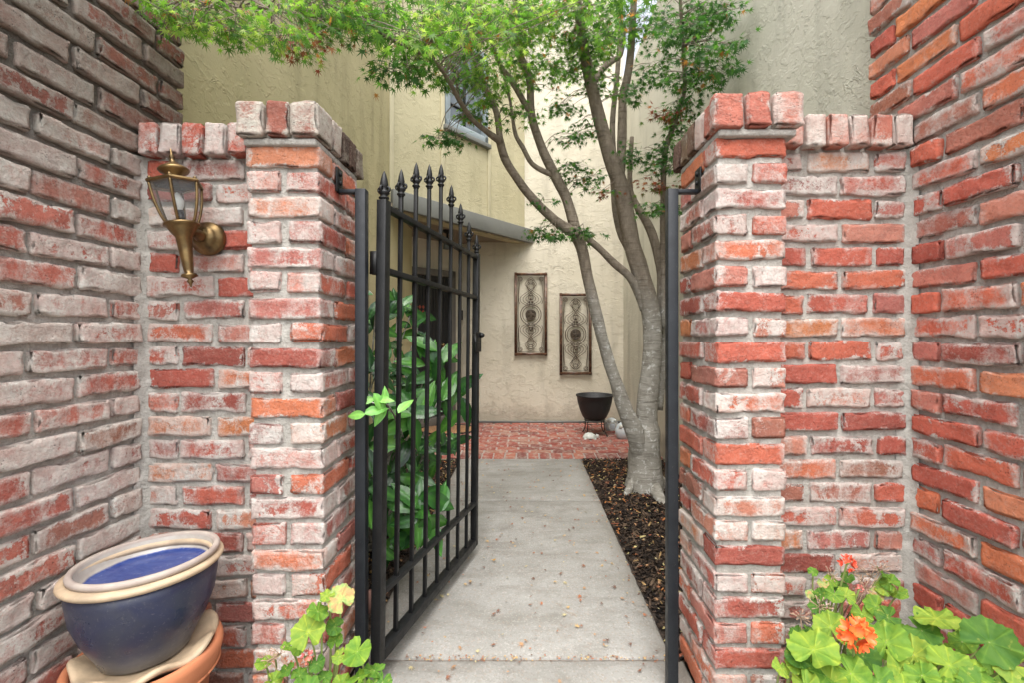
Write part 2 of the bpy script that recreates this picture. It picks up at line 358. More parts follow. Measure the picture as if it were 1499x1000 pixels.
M['geranium'] = leaf_obj_mat('geranium_leaf', [(0, (.075, .17, .025)), (.35, (.12, .24, .03)), (.7, (.19, .31, .035)), (1, (.27, .36, .05))], .65, .30, (4, .60, (.48, .48, .10), .7), (1.7, 1.45, 1.4), 1., .25)
M['geranium_old'] = leaf_obj_mat('geranium_old_leaf', [(0, (.30, .40, .12)), (1, (.40, .46, .16))], .7, .25, (4, .47, (.50, .27, .13), .9), (1.2, 1.1, 1.1), .7, .2)
M['stem'] = simple('green_stem', (.22, .30, .08), .6, c2=(.30, .32, .12), scale=30)
M['dry_stem'] = simple('dry_stem', (.30, .20, .13), .8, c2=(.4, .28, .2), scale=30)
M['petal_orange'] = simple('orange_petal', (.90, .13, .025), .5, c2=(.80, .20, .05), scale=40)
M['petal_red'] = simple('red_petal', (.82, .055, .02), .5, c2=(.7, .10, .05), scale=40)
M['petal_pink'] = simple('withered_pink_petal', (.62, .13, .14), .6, c2=(.45, .2, .12), scale=60)

q = N('maple_bark'); p = q.pos(); sp = q.n('SeparateXYZ'); q.set(sp.inputs[0], p)
c = q.mix(q.mr(q.noise(p, 14, 5, .62), .36, .66), (.30, .285, .25), (.21, .195, .165))
c = q.mix(q.mr(q.noise(p, 30, 5, .65, .5), .55, .66, 0, .8), c, (.52, .52, .49))
up = q.mr(q.m('ADD', sp.outputs[2], q.m('MULTIPLY', q.noise(p, 6, 4, .6), .5)), 1.45, 1.8)
c = q.mix(up, c, q.mix(q.mr(q.noise(q.map(p, (3, 3, 1)), 14, 5, .65), .35, .65), (.26, .215, .165), (.16, .13, .10)))
band = q.noise(q.map(p, (2.4, 2.4, 24)), 2.6, 5, .6, .9)
c = q.mix(q.m('MULTIPLY', q.mr(band, .56, .66), .55), c, q.mix(1., c, (.45, .42, .38), 'MULTIPLY'))
M['bark'] = q.end(c, .8, q.bump(q.noise(p, 60, 5, .6), .4, .005, q.bump(band, .8, .012)), **{'Specular IOR Level': .25})
q = N('bamboo_frame'); p = q.pos()
c = q.mix(q.mr(q.noise(p, 35, 4, .6), .35, .65), (.12, .055, .028), (.04, .022, .014)); c = q.mix(q.mr(q.noise(p, 15, 4, .6), .52, .7, 0, .6), c, (.30, .17, .10))
M['plaque_frame'] = q.end(c, .4, q.bump(q.noise(p, 50, 4, .6), .4, .004))
M['plaque_iron'] = simple('aged_scroll_iron', (.125, .092, .06), .5, c2=(.04, .028, .018), scale=20, bump=.3)

# ------------------------------------------------------------------ ground, path, porch
g = MB(); g.add(*box(-60, 60, -60, 60, -.3, -.06)); struct(g.build('ground', M['ground']))
pb = MB(); pb.add(*box(-.55, .485, .72, 3.94, -.055, -.007)); path = struct(pb.build('path', M['joint']))
def slab(x0, x1, y0, y1, parent, name='slab'):
    nx, ny = 24, max(4, int((y1-y0)*18)); v, f = [], []
    for j in range(ny+1):
        for i in range(nx+1):
            x = x0+(x1-x0)*i/nx; y = y0+(y1-y0)*j/ny
            x = x0+.007 if i == 1 else x1-.007 if i == nx-1 else x; y = y0+.007 if j == 1 else y1-.007 if j == ny-1 else y
            e = min(i, nx-i, j, ny-j); wv = .003*mnoise.noise(Vector((x*14, y*14, 1)))
            v.append((x+(wv if i in (0, nx) else 0)*2, y+(wv if j in (0, ny) else 0), -.004 if e == 0 else .0006*mnoise.noise(Vector((x*4, y*4, 0)))))
    b0 = len(v)
    for j in range(ny): 
        for i in range(nx): a = j*(nx+1)+i; f.append((a, a+1, a+nx+2, a+nx+1))
    rim = [i for i in range(nx+1)]+[(j+1)*(nx+1)+nx for j in range(ny)]+[ny*(nx+1)+i for i in range(nx-1, -1, -1)]+[j*(nx+1) for j in range(ny-1, 0, -1)]
    for r in rim: v.append((v[r][0], v[r][1], -.05))
    for k in range(len(rim)): f.append((rim[k], b0+k, b0+(k+1) % len(rim), rim[(k+1) % len(rim)]))
    mb = MB(); mb.add(v, f); return mb.build(name, M['concrete'], parent)
slab(-.556, .49, 1.516, 2.955, path); slab(-.556, .49, 2.960, 3.945, path); slab(-.545, .525, .70, 1.508, path)
patio = struct(MB().add(*box(-3, 3, -6, .69, -.055, -.008)).build('patio', M['soil'])); slab(-3, 3, -6, .692, patio)

def bed(name, x0, x1, y0, y1, z=-.012):
    nx, ny = max(3, int((x1-x0)*25)), max(3, int((y1-y0)*25)); v, f = [], []
    for j in range(ny+1):
        for i in range(nx+1):
            x = x0+(x1-x0)*i/nx; y = y0+(y1-y0)*j/ny; v.append((x, y, z+.012*mnoise.noise(Vector((x*6, y*6, 3)))))
    for j in range(ny):
        for i in range(nx): a = j*(nx+1)+i; f.append((a, a+1, a+nx+2, a+nx+1))
    return struct(MB().add(v, f).build(name, M['soil']))
bed('planting_bed', .49, 1.2, 1.50, 3.95); bed('planting_bed', -1.2, -.556, 1.52, 3.95)
bed('planting_bed', .53, 1.13, .70, 1.40); bed('planting_bed', -1.13, -.55, .70, 1.40)

def mass(name, base_v, base_f, mats4, tones, mat, parent=None):
    """many copies of a small piece joined in one mesh; mats4: (n,4,4) arrays"""
    bv = np.array(base_v, dtype=np.float64); n = len(mats4); k = len(bv)
    hom = np.concatenate([bv, np.ones((k, 1))], 1)
    V = np.einsum('nij,kj->nki', mats4, hom)[:, :, :3].reshape(-1, 3)
    fs = []; 
    for q_ in base_f: fs.append(q_)
    L = [len(q_) for q_ in fs]; flat = np.array([i for q_ in fs for i in q_])
    loops = (flat[None, :]+(np.arange(n)*k)[:, None]).reshape(-1)
    tot = np.tile(np.array(L), n); start = np.concatenate([[0], np.cumsum(tot)[:-1]])
    me = bpy.data.meshes.new(name); me.vertices.add(len(V)); me.vertices.foreach_set('co', V.reshape(-1).astype(np.float32))
    me.loops.add(len(loops)); me.loops.foreach_set('vertex_index', loops.astype(np.int32))
    me.polygons.add(len(tot)); me.polygons.foreach_set('loop_start', start.astype(np.int32)); me.polygons.foreach_set('loop_total', tot.astype(np.int32))
    me.update(calc_edges=True)
    at = me.attributes.new('tone', 'FLOAT_COLOR', 'POINT')
    cc = np.ones((n, k, 4), dtype=np.float32); cc[:, :, :3] = np.array(tones)[:, None, :]; at.data.foreach_set('color', cc.reshape(-1))
    me.materials.append(mat); me.validate(); return link(name, me, parent)
def rotmats(eul):
    return np.array([np.array(Euler(e).to_matrix()) for e in eul])
def chips(name, x0, x1, y0, y1, n, seed, orange=.08):
    r = np.random.default_rng(seed); bv, bf = box(-.5, .5, -.5, .5, -.5, .5); bv = np.array(bv); bv[:, 1] *= np.where(bv[:, 0] > 0, .6, 1)
    Ms = np.zeros((n, 4, 4)); Ms[:, 3, 3] = 1
    E = np.stack([r.normal(0, .35, n), r.normal(0, .35, n), r.uniform(0, 6.28, n)], 1); Rm = rotmats(E)
    sc = np.stack([r.uniform(.012, .045, n), r.uniform(.005, .014, n), r.uniform(.002, .006, n)], 1)
    Ms[:, :3, :3] = Rm*sc[:, None, :]
    Ms[:, 0, 3] = r.uniform(x0, x1, n); Ms[:, 1, 3] = r.uniform(y0, y1, n); Ms[:, 2, 3] = r.uniform(-.012, .012, n)
    pal = np.array([(.022, .016, .013), (.038, .026, .019), (.065, .044, .032), (.014, .011, .010), (.10, .068, .046)]); t = pal[r.integers(0, 5, n)]*r.uniform(.7, 1.4, (n, 1))
    hot = r.random(n) < orange; t[hot] = np.array([(.42, .17, .06), (.40, .26, .12), (.28, .10, .06), (.5, .42, .2)])[r.integers(0, 4, hot.sum())]
    return stuff(mass(name, bv, bf, Ms, t, M['chips']))
chips('bark_mulch', .50, 1.19, 1.5, 3.93, 9000, 1); chips('bark_mulch', -1.19, -.565, 1.53, 3.93, 7000, 2, .14)
chips('bark_mulch', .56, 1.12, .72, 1.36, 1800, 3); chips('bark_mulch', -1.12, -.58, .72, 1.36, 1800, 4)

# brick porch in front of the door
YB = 5.53
pm = MB(); pm.add(*box(-1.6, 1.19, 3.95, 5.95, -.055, -.004)); porch = struct(pm.build('porch', M['paver_mortar']))
paver_me = [MB().add(*box(-.5, .5, -.5, .5, -.5, .5, .05)).mesh('paver', M['paver']) for _ in range(1)][0]
def paver(x, y, lx, ly):
    link('brick', paver_me, porch, (x, y, -.020+random.uniform(-.0015, .0025)), (random.gauss(0, .008), random.gauss(0, .008), random.gauss(0, .015)), (lx*random.uniform(.96, 1.0), ly*random.uniform(.95, 1.0), .05))
x = -1.18
while x < 1.17: paver(x+.045, 4.045, .088, .182); x += .101
for r_ in range(13):
    yy = 4.145+.1065*r_+.048; x = -1.2+(.105 if r_ % 2 else 0)
    while x < 1.0: paver(x+.1, yy, .192, .090); x += .208

# litter on the path
def maple_leaf(simple_=False):
    tips = [(0, 1.0), (36, .93), (74, .74), (118, .46)]; pts = []
    right = []
    for i, (a, L) in enumerate(tips):
        right.append((a, L));
        if i < 3: right.append(((a+tips[i+1][0])/2+2, .25-.02*i))
    full = [(a, L) for a, L in right]+[(180, .10)]+[(-a, L) for a, L in right[:0:-1]]
    v = [(0, 0, 0.02)]+[(math.sin(math.radians(a))*L*.5, math.cos(math.radians(a))*L*.5, -.10*L*L) for a, L in full]
    n = len(full); f = [(0, 1+(i+1) % n, 1+i) for i in range(n)]
    return v, f
LV, LF = maple_leaf()
def litter(name, n, fn, seed, s0=.012, s1=.032):
    r = np.random.default_rng(seed); Ms = np.zeros((n, 4, 4)); Ms[:, 3, 3] = 1
    E = np.stack([r.normal(0, .25, n), r.normal(0, .25, n), r.uniform(0, 6.28, n)], 1)
    Ms[:, :3, :3] = rotmats(E)*r.uniform(s0, s1, (n, 1, 1))
    for i in range(n): Ms[i, :3, 3] = fn(r)
    pal = np.array([(.36, .14, .07), (.42, .24, .13), (.24, .11, .07), (.5, .33, .15), (.16, .09, .07), (.45, .38, .22)])
    return stuff(mass(name, LV, LF, Ms, pal[r.integers(0, 6, n)], M['litter']))
litter('leaf_litter', 420, lambda r: (r.uniform(-.53, .47), 1.0+2.9*r.random()**1.0, .009), 11, .016, .042)
litter('leaf_litter', 160, lambda r: ((.49-abs(r.normal(0, .03))) if r.random() < .6 else (-.556+abs(r.normal(0, .04))), r.uniform(1.5, 3.9), .006), 21, .008, .026)
litter('leaf_litter', 170, lambda r: (r.uniform(-.40, .5), 1.512+r.normal(0, .007), .004), 12, .008, .020)
litter('leaf_litter', 260, lambda r: (r.uniform(.52, 1.15), r.uniform(1.55, 3.9), .016), 13, .02, .045)
litter('leaf_litter', 240, lambda r: (r.uniform(-1.15, -.55), r.uniform(1.6, 3.9), .016), 14, .02, .045)
for px, py, sz, lab, colr in [(723, 824, .045, 'yellow curled fallen leaf lying mid path', (.5, .27, .03)), (889, 941, .035, 'dark brown fallen leaf on the path near the right post', (.10, .05, .035)), (622, 924, .032, 'rusty fallen leaf on the path beside the open gate', (.38, .15, .08))]:
    yy = FPX*EYE/(py-VY); pt = P(px, py, yy)
    mb = MB(); mb.add([(a*sz, b*sz, c_*sz+abs(a)*sz*.5+.01) for a, b, c_ in LV], LF); mm = simple('fallen_leaf_'+str(px), colr, .7)
    o = mb.build('fallen_leaf', mm, None, (pt.x, pt.y, 0)); o.rotation_euler.z = px; tag(o, lab, 'leaf')

# ------------------------------------------------------------------ bricks
BL, BD, BH, PITCH = .190, .092, .0565, .0700
def brick_mesh(L, seed, chip=1., mat_=None, nx=12):
    ny, nz = 6, 7; D, H = BD, BH; r = .0045
    idx = {}; v, f = [], []
    R = random.Random(seed); off = Vector((R.uniform(0, 90), R.uniform(0, 90), R.uniform(0, 90)))
    def tt(i, n, half):                      # grid lines bunched at the rounded edges
        if i == 0: return -half
        if i == n: return half
        if i == 1: return -half+r
        if i == n-1: return half-r
        if i == 2: return -half+r*2.4
        if i == n-2: return half-r*2.4
        return -half+r*2.4+(2*half-4.8*r)*(i-2)/(n-4)
    def vert(i, j, k):
        if (i, j, k) in idx: return idx[(i, j, k)]
        p = Vector((tt(i, nx, L/2), tt(j, ny, D/2), tt(k, nz, H/2)))
        c = Vector((max(-L/2+r, min(L/2-r, p.x)), max(-D/2+r, min(D/2-r, p.y)), max(-H/2+r, min(H/2-r, p.z))))
        d = p-c; onedge = sum(1 for q_ in d if abs(q_) > 1e-6)
        if d.length > 0: p = c+d.normalized()*r
        nv = mnoise.noise_vector(p*26+off)*.0030 + mnoise.noise_vector(p*80+off)*.0018
        p = p+nv*chip
        if onedge >= 2:
            ch = max(0, mnoise.noise(p*34+off*2)-.02)*.040*chip
            p = p-d.normalized()*ch
        p.z += (.0030*mnoise.noise(Vector((p.x*11, 0, 0))+off)+(.0030*mnoise.noise(Vector((p.x*24, 5, 0))+off) if p.z < 0 else 0))*chip
        idx[(i, j, k)] = len(v); v.append(p); return idx[(i, j, k)]
    for i in range(nx):
        for j in range(ny):
            f.append((vert(i, j, 0), vert(i, j+1, 0), vert(i+1, j+1, 0), vert(i+1, j, 0))); f.append((vert(i, j, nz), vert(i+1, j, nz), vert(i+1, j+1, nz), vert(i, j+1, nz)))
        for k in range(nz):
            f.append((vert(i, 0, k), vert(i+1, 0, k), vert(i+1, 0, k+1), vert(i, 0, k+1))); f.append((vert(i, ny, k), vert(i, ny, k+1), vert(i+1, ny, k+1), vert(i+1, ny, k)))
    for j in range(ny):
        for k in range(nz):
            f.append((vert(0, j, k), vert(0, j, k+1), vert(0, j+1, k+1), vert(0, j+1, k))); f.append((vert(nx, j, k), vert(nx, j+1, k), vert(nx, j+1, k+1), vert(nx, j, k+1)))
    return MB().add(v, f).mesh('brick', mat_)
_bm = {}
def brick_set(mkey):
    if mkey not in _bm:
        base = brick_set_geo()
        S_ = []
        for grp in base:
            L_ = []
            for me in grp:
                c_ = me.copy(); c_.materials.clear(); c_.materials.append(M[mkey]); L_.append(c_)
            S_.append(L_)
        _bm[mkey] = S_
    return _bm[mkey]
_geo = []
def brick_set_geo():
    if not _geo:
        _geo.append([brick_mesh(BL, 100+i, 1+.5*(i % 3 == 0), M['brick_panel']) for i in range(14)])
        _geo.append([brick_mesh(.090, 300+i, 1.1, M['brick_panel'], 9) for i in range(8)])
    return _geo
def brick(parent, mkey, c, L=BL, rz=0., ry=0., name='brick', jit=1., hs=1.):
    s = brick_set(mkey); grp = s[0] if L > .13 else s[1]; nom = BL if L > .13 else .090
    me = random.choice(grp)
    fl = random.choice((0, math.pi)); tr = random.gauss(0, .008)*jit
    o = link(name, me, parent, (c[0]+random.gauss(0, .0012)*jit, c[1]+random.gauss(0, .0012)*jit, c[2]+random.gauss(0, .0012)*jit))
    E = Matrix.Rotation(rz, 4, 'Z') @ Matrix.Rotation(ry+tr, 4, 'Y') @ Matrix.Rotation(random.gauss(0, .012)*jit, 4, 'Z') @ Matrix.Rotation(fl, 4, random.choice('XYZ'))
    o.rotation_euler = E.to_euler(); o.scale = (L/nom*random.uniform(.975, 1.01), 1, random.uniform(.93, 1.05)*hs)
    return o
def mortar(parent, origin, ud, length, height, depth, mat_, rec=.0130, z0=0., both=False):
    """rough mortar body: origin at lower front corner, ud unit dir along the face; depth goes to the left-normal of ud"""
    ud = Vector(ud); nd = Vector((-ud.y, ud.x, 0)); nx, nz = max(4, int(length/.014)), max(4, int(height/.014)); v, f = [], []
    for k in range(nz+1):
        for i in range(nx+1):
            p = Vector(origin)+ud*(length*i/nx)+Vector((0, 0, height*k/nz))
            dd = rec+.0045*mnoise.noise(p*19)+.0032*mnoise.noise(p*60)
            v.append(p+nd*dd)
    for k in range(nz):
        for i in range(nx): a = k*(nx+1)+i; f.append((a, a+1, a+nx+2, a+nx+1))
    mb = MB(); mb.add(v, f)
    o0 = Vector(origin)+nd*(rec+.006); c = [o0, o0+ud*length, o0+ud*length+nd*(depth-rec-.006), o0+nd*(depth-rec-.006)]
    vv = [Vector((q_.x, q_.y, origin[2])) for q_ in c]+[Vector((q_.x, q_.y, origin[2]+height)) for q_ in c]
    mb.add(vv, [(0, 3, 2, 1), (4, 5, 6, 7), (0, 1, 5, 4), (1, 2, 6, 5), (2, 3, 7, 6), (3, 0, 4, 7)], smooth=False)
    return mb.build('mortar', mat_, parent)

XL, XR = -1.135, 1.145
HW = 2.45
# side walls (house corners) running towards the viewer
def side_wall(sgn, X, mkey, mmat, label, pitch, z_off):
    t = thing('brick_wall', label, 'wall', (X, 1.3, 0))
    y0, y1 = .50, 1.52
    kmax = int(HW/pitch); bricks = []
    for k in range(kmax):
        zc = (k+.5)*pitch+z_off
        top = zc > EYE+.54
        yend = 1.515 if top else 1.345
        st = 1.350
        first = BL if k % 2 else .090
        y = st
        x = X+sgn*BD/2
        if top:
            y = 1.515; first = BL if k % 2 else .090
            if k % 2: L0 = .155
            else: L0 = .10
            seq = [L0]
        else: seq = [first]
        while y > y0:
            L = seq.pop(0) if seq else BL
            L2 = L+random.gauss(0, .004)
            brick(t, mkey, (x-t.location.x+sgn*random.uniform(-.004, .003), y-L2/2-t.location.y, zc), min(L2, .2), rz=math.pi/2)
            y -= L2+.0125
    if sgn < 0: mortar(t, (0, .48-1.3, 0), (0, 1, 0), 1.02, kmax*pitch+z_off, .12, M[mmat])
    else: mortar(t, (0, 1.50-1.3, 0), (0, -1, 0), 1.02, kmax*pitch+z_off, .12, M[mmat])
    return t
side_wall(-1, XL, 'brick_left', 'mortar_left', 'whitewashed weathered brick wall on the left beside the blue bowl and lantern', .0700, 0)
side_wall(1, XR, 'brick_right', 'mortar', 'bright red used-brick wall on the right above the large geranium', .0711, 0)

# recessed panels with a rowlock coping
def panel(sgn, Xc, Xp, pitch, mkey, label, capkey):
    t = thing('garden_wall', label, 'wall', ((Xc+Xp)/2, 1.36, 0)); ox = t.location.x
    for k in range(23):
        zc = (k+.5)*pitch; x = Xc-sgn*.006; first = BL if k % 2 else .088; d = -sgn
        seq = [first]; j = 0
        while (x-(Xp+sgn*-.10))*sgn > 0:
            L = (seq.pop(0) if seq else BL-.004)+random.gauss(0, .003)
            if (x-Xp)*sgn < .03: break
            brick(t, mkey, (x+d*L/2-ox, BD/2+random.uniform(-.003, .003), zc), L); x += d*(L+.013)
    x0 = min(Xc, Xp-sgn*.08); x1 = max(Xc, Xp-sgn*.08)
    mortar(t, (x0-ox, 0, 0), (1, 0, 0), x1-x0, 23*pitch+.09, .16, M['mortar'], rec=.0105)
    pr_ = [(Xc-ox+sgn*.008, -.030), (Xc-ox+sgn*.001, -.016), (Xc-ox-sgn*.004, -.004), (Xc-ox-sgn*.014, .003), (Xc-ox-sgn*.026, .010)]; v, f = [], []; nz_ = 150
    for k_ in range(nz_+1):
        for (a, b) in pr_:
            p = Vector((a, b, 23*pitch*k_/nz_)); q_ = mnoise.noise(p*40)*.005+mnoise.noise(p*90)*.003; v.append((p.x-sgn*q_*.7, p.y-q_*.7, p.z))
    for k_ in range(nz_):
        for i in range(4): a = k_*5+i; f.append((a, a+1, a+6, a+5) if sgn > 0 else (a, a+5, a+6, a+1))
    MB().add(v, f).build('corner_mortar', M['mortar'], t)
    x = Xc-sgn*.003; zc = 23*pitch+.047
    while (x-Xp)*sgn > -.01:
        wd = random.uniform(.050, .058)
        o = brick(t, capkey, (x-sgn*wd/2-ox, .065+random.uniform(-.004, .003), zc), .19, rz=math.pi/2, name='coping_brick')
        E = Matrix.Rotation(random.gauss(0, .03), 4, 'Y') @ Matrix.Rotation(math.pi/2, 4, 'Y') @ Matrix.Rotation(math.pi/2, 4, 'X')
        o.rotation_euler = E.to_euler()
        # local x (length) along world y, local y (depth .092) up, local z (height) across
        E = Matrix(((0, 0, 1), (1, 0, 0), (0, 1, 0))).to_4x4() @ Matrix.Rotation(random.gauss(0, .02), 4, 'X')
        o.rotation_euler = (Matrix.Rotation(random.gauss(0, .03), 4, 'Y') @ E).to_euler(); o.scale = (1, 1, wd/BH)
        x -= sgn*(wd+.010)
    return t
panel(-1, XL, -.758, .0700, 'brick_panel', 'recessed garden wall panel carrying the brass lantern left of the gate', 'brick_panel')
panel(1, XR, .724, .0711, 'brick_panel', 'recessed garden wall panel behind the orange geranium right of the gate', 'brick_capr')

def pillar(sgn, Xi, Xo, pitch, mkey, capkey, label, lean=0.):
    """Xi inner face, Xo outer face, front at y=1.257"""
    t = thing('brick_pillar', label, 'pillar', ((Xi+Xo)/2, 1.257, 0)); ox, oy = t.location.x, t.location.y
    W = abs(Xi-Xo)
    for k in range(23):
        zc = (k+.5)*pitch; sh = lean*(k/23-.5)
        if k % 2 == 0:
            brick(t, mkey, ((Xi+Xo)/2-ox+sh, BD/2+random.uniform(-.002, .003), zc), W)
            y = BD+.012
            brick(t, mkey, (Xi+sgn*BD/2-ox+sh, y+.095, zc), .188, rz=math.pi/2)
        else:
            a = random.uniform(.085, .098)
            brick(t, mkey, (Xi+sgn*BD/2-ox+sh, .095, zc), .190, rz=math.pi/2)
            brick(t, mkey, (Xo-sgn*BD/2-ox+sh, .095, zc), .190, rz=math.pi/2)
            brick(t, mkey, (Xi+sgn*BD/2-ox+sh, .19+.012+.045, zc), .090, rz=math.pi/2)
    x0, x1 = min(Xi, Xo)+.010, max(Xi, Xo)-.010
    mb = MB(); nx = 14
    # rough mortar core: front and inner faces as a displaced grid
    H_ = 23*pitch; nz = 110; prof = []
    for i in range(15): prof.append((x0+(x1-x0)*i/14, .0105))
    side = [(x1 if Xi > Xo else x0, .0105+(.28)*i/20) for i in range(1, 21)]
    prof = prof+side if Xi > Xo else side[::-1]+prof
    v, f = [], []
    for k_ in range(nz+1):
        for (a, b) in prof:
            p = Vector((a-ox, b, H_*k_/nz)); nvv = mnoise.noise(p*19)*.0045+mnoise.noise(p*60)*.003; c = Vector(((x0+x1)/2-ox, .15, p.z)); d = (p-c); d.z = 0
            v.append(p+d.normalized()*nvv+Vector((lean*(k_/nz-.5), 0, 0)))
    n = len(prof)
    for k_ in range(nz):
        for i in range(n-1): a = k_*n+i; f.append((a, a+1, a+n+1, a+n))
    mb.add(v, f); mb.add(*box(x0-ox+.012, x1-ox-.012, .016, .285, 0, H_), smooth=False)
    mb.build('mortar', M['mortar'], t)
    # cap: rowlock bricks, end faces outward
    zc = H_+.014+.044; zb = H_+.006
    ov = .010; F = -.026
    c0 = min(Xi, Xo)-ox-ov+lean*.5; c1 = max(Xi, Xo)-ox+ov+lean*.5
    if sgn > 0: c1 += .022
    mb = MB(); mb.add(*box(c0+.022, c1-.022, F+.024, .285, H_-.004, H_+.078), smooth=False)
    mb.add(*box(c0+.012, c1-.012, F+.013, .295, H_-.010, H_+.010, .006)); mb.build('mortar', M['mortar'], t)
    ws = [.071, .059, .075] if sgn < 0 else [.077, .064, .080]; gap = (c1-c0-sum(ws))/2; x = c0
    Mx = Matrix(((0, 0, 1), (1, 0, 0), (0, 1, 0))).to_4x4()
    for wd in ws:
        o = brick(t, capkey, (x+wd/2, F+.048, zc), .0965, name='cap_brick'); o.rotation_euler = (Matrix.Rotation(random.gauss(0, .02), 4, 'Y') @ Mx).to_euler(); o.scale = (1.05, 1, wd/BH); x += wd+gap
    y = F+.105; xi = (c1 if sgn < 0 else c0)-(-sgn)*.0
    Mz = Matrix(((1, 0, 0), (0, 0, -1), (0, 1, 0))).to_4x4()
    side_i = 0
    while y < .30:
        wd = random.uniform(.052, .062); side_i += 1
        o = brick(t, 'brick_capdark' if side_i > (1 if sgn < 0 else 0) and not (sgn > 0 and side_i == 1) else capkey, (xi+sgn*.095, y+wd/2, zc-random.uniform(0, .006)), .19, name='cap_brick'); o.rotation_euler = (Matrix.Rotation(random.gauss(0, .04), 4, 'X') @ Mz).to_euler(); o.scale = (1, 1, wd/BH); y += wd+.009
    return t
pl = pillar(-1, -.558, -.762, .0700, 'brick_pillar', 'brick_cap', 'brick pillar left of the gate with mossy dark capstones', -.022)
pr = pillar(1, .527, .724, .0711, 'brick_pillar', 'brick_capr', 'brick pillar right of the gate with clean pink capstones', .004)

# ------------------------------------------------------------------ stucco house
def wall_sheet(name, a, b, z0, z1, mat_, label, th=.15, side=1):
    """wall from a to b (plan), thickness away from the courtyard"""
    a, b = Vector((*a, 0)), Vector((*b, 0)); u = (b-a).normalized(); n = Vector((-u.y, u.x, 0))*side*th
    v = [a, b, b+n, a+n]; v = [Vector((q_.x, q_.y, z0)) for q_ in v]+[Vector((q_.x, q_.y, z1)) for q_ in v]
    o = MB().add(v, [(0, 3, 2, 1), (4, 5, 6, 7), (0, 1, 5, 4), (1, 2, 6, 5), (2, 3, 7, 6), (3, 0, 4, 7)], smooth=False).build(name, M[mat_])
    return tag(o, label, 'wall')
XW = 1.2
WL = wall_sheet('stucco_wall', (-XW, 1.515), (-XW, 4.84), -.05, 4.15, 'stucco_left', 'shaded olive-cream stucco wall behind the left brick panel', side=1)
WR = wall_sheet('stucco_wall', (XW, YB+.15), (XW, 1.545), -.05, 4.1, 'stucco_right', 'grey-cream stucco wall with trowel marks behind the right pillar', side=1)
WB = wall_sheet('stucco_wall', (-.66, YB), (XW, YB), -.05, 5.75, 'stucco_back', 'bright cream stucco wall at the end of the path with two plaques', side=1)
# diagonal upper wall over the entry
D0, D1 = Vector((-XW+.001, 4.04, 0)), Vector((0.0, YB-.002, 0)); du = (D1-D0).normalized(); dn = Vector((du.y, -du.x, 0))   # dn faces the courtyard
ZS = EYE+1.115
WD = thing('upper_wall', 'pale stucco upper wall with battens and a blue-framed window over the entry', 'wall', tuple(D0+Vector((0, 0, ZS))))
def ib(s0, s1, n0, n1, z0, z1, bev=0.):   # a box in the diagonal wall's own frame (s along, n out)
    return xf(box(s0, s1, n0, n1, z0, z1, bev), Matrix(((du.x, dn.x, 0, 0), (du.y, dn.y, 0, 0), (0, 0, 1, 0), (0, 0, 0, 1))))
LD = (D1-D0).length
def px2s(px):                              # where a photo column meets the diagonal wall
    k = (px-VX)/FPX; return (k*D0.y-D0.x)/(du.x-k*du.y)
w0, w1 = px2s(651), px2s(713); wz0 = 1.95
sW = MB(); 
sW.add(*ib(0, w0, -.12, 0, 0, 3.0), smooth=False).add(*ib(w1, LD, -.12, 0, 0, 3.0), smooth=False).add(*ib(w0, w1, -.12, 0, 0, .98), smooth=False)
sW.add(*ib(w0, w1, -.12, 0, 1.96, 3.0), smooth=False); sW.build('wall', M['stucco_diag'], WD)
for s_ in (.02, px2s(648), px2s(716)):
    MB().add(*ib(s_-.028, s_+.018, .0, .014, .0, 3.0, .003)).build('batten', M['trim'], WD)
wf = MB(); 
for a in ((w0, w0+.06, .98, 1.96), (w1-.05, w1, .98, 1.96), (w0, w1, .98, 1.05), (w0, w1, 1.90, 1.96)): wf.add(*ib(a[0], a[1], -.06, .02, a[2], a[3], .004))
wf = wf.build('window', M['window_frame'], WD)
MB().add(*ib(w0+.03, w1-.03, -.055, -.045, 1.0, 1.95), smooth=False).build('pane', M['glass'], wf)
mid = (w0+w1)/2
for a in ((mid-.012, mid+.012, 1.02, 1.93), (w0+.04, w1-.04, 1.24, 1.262), (w0+.04, w1-.04, 1.60, 1.622)): MB().add(*ib(a[0], a[1], -.044, -.03, a[2], a[3])).build('glazing_bar', M['iron'], wf)
MB().add(*ib(w0-.03, w1+.02, -.02, .05, .93, .975, .004)).build('sill', M['fascia'], wf)
# canopy: fascia and soffit
CN = thing('entry_canopy', 'grey fascia and brown soffit over the front door', 'canopy', tuple(D0+Vector((0, 0, ZS))))
MB().add(*ib(-.02, LD+.11, .045, .085, .0, .165, .004)).build('fascia_board', M['fascia'], CN)
MB().add(*ib(.0, LD+.08, .003, .043, .11, .150, .003)).build('flashing', M['fascia'], CN)
sf = [(-1.9, 3.98), (-1.15, 3.98), (.06, YB-.005), (-.2, 6.1), (-1.9, 6.1)]
sv = [Vector((a-D0.x, b-D0.y, .012)) for a, b in sf]; sv += [q_+Vector((0, 0, .03)) for q_ in sv]
MB().add(sv, [(4, 3, 2, 1, 0), (5, 6, 7, 8, 9)]+[(i, (i+1) % 5, 5+(i+1) % 5, 5+i) for i in range(5)], smooth=False).build('soffit', M['soffit'], CN)
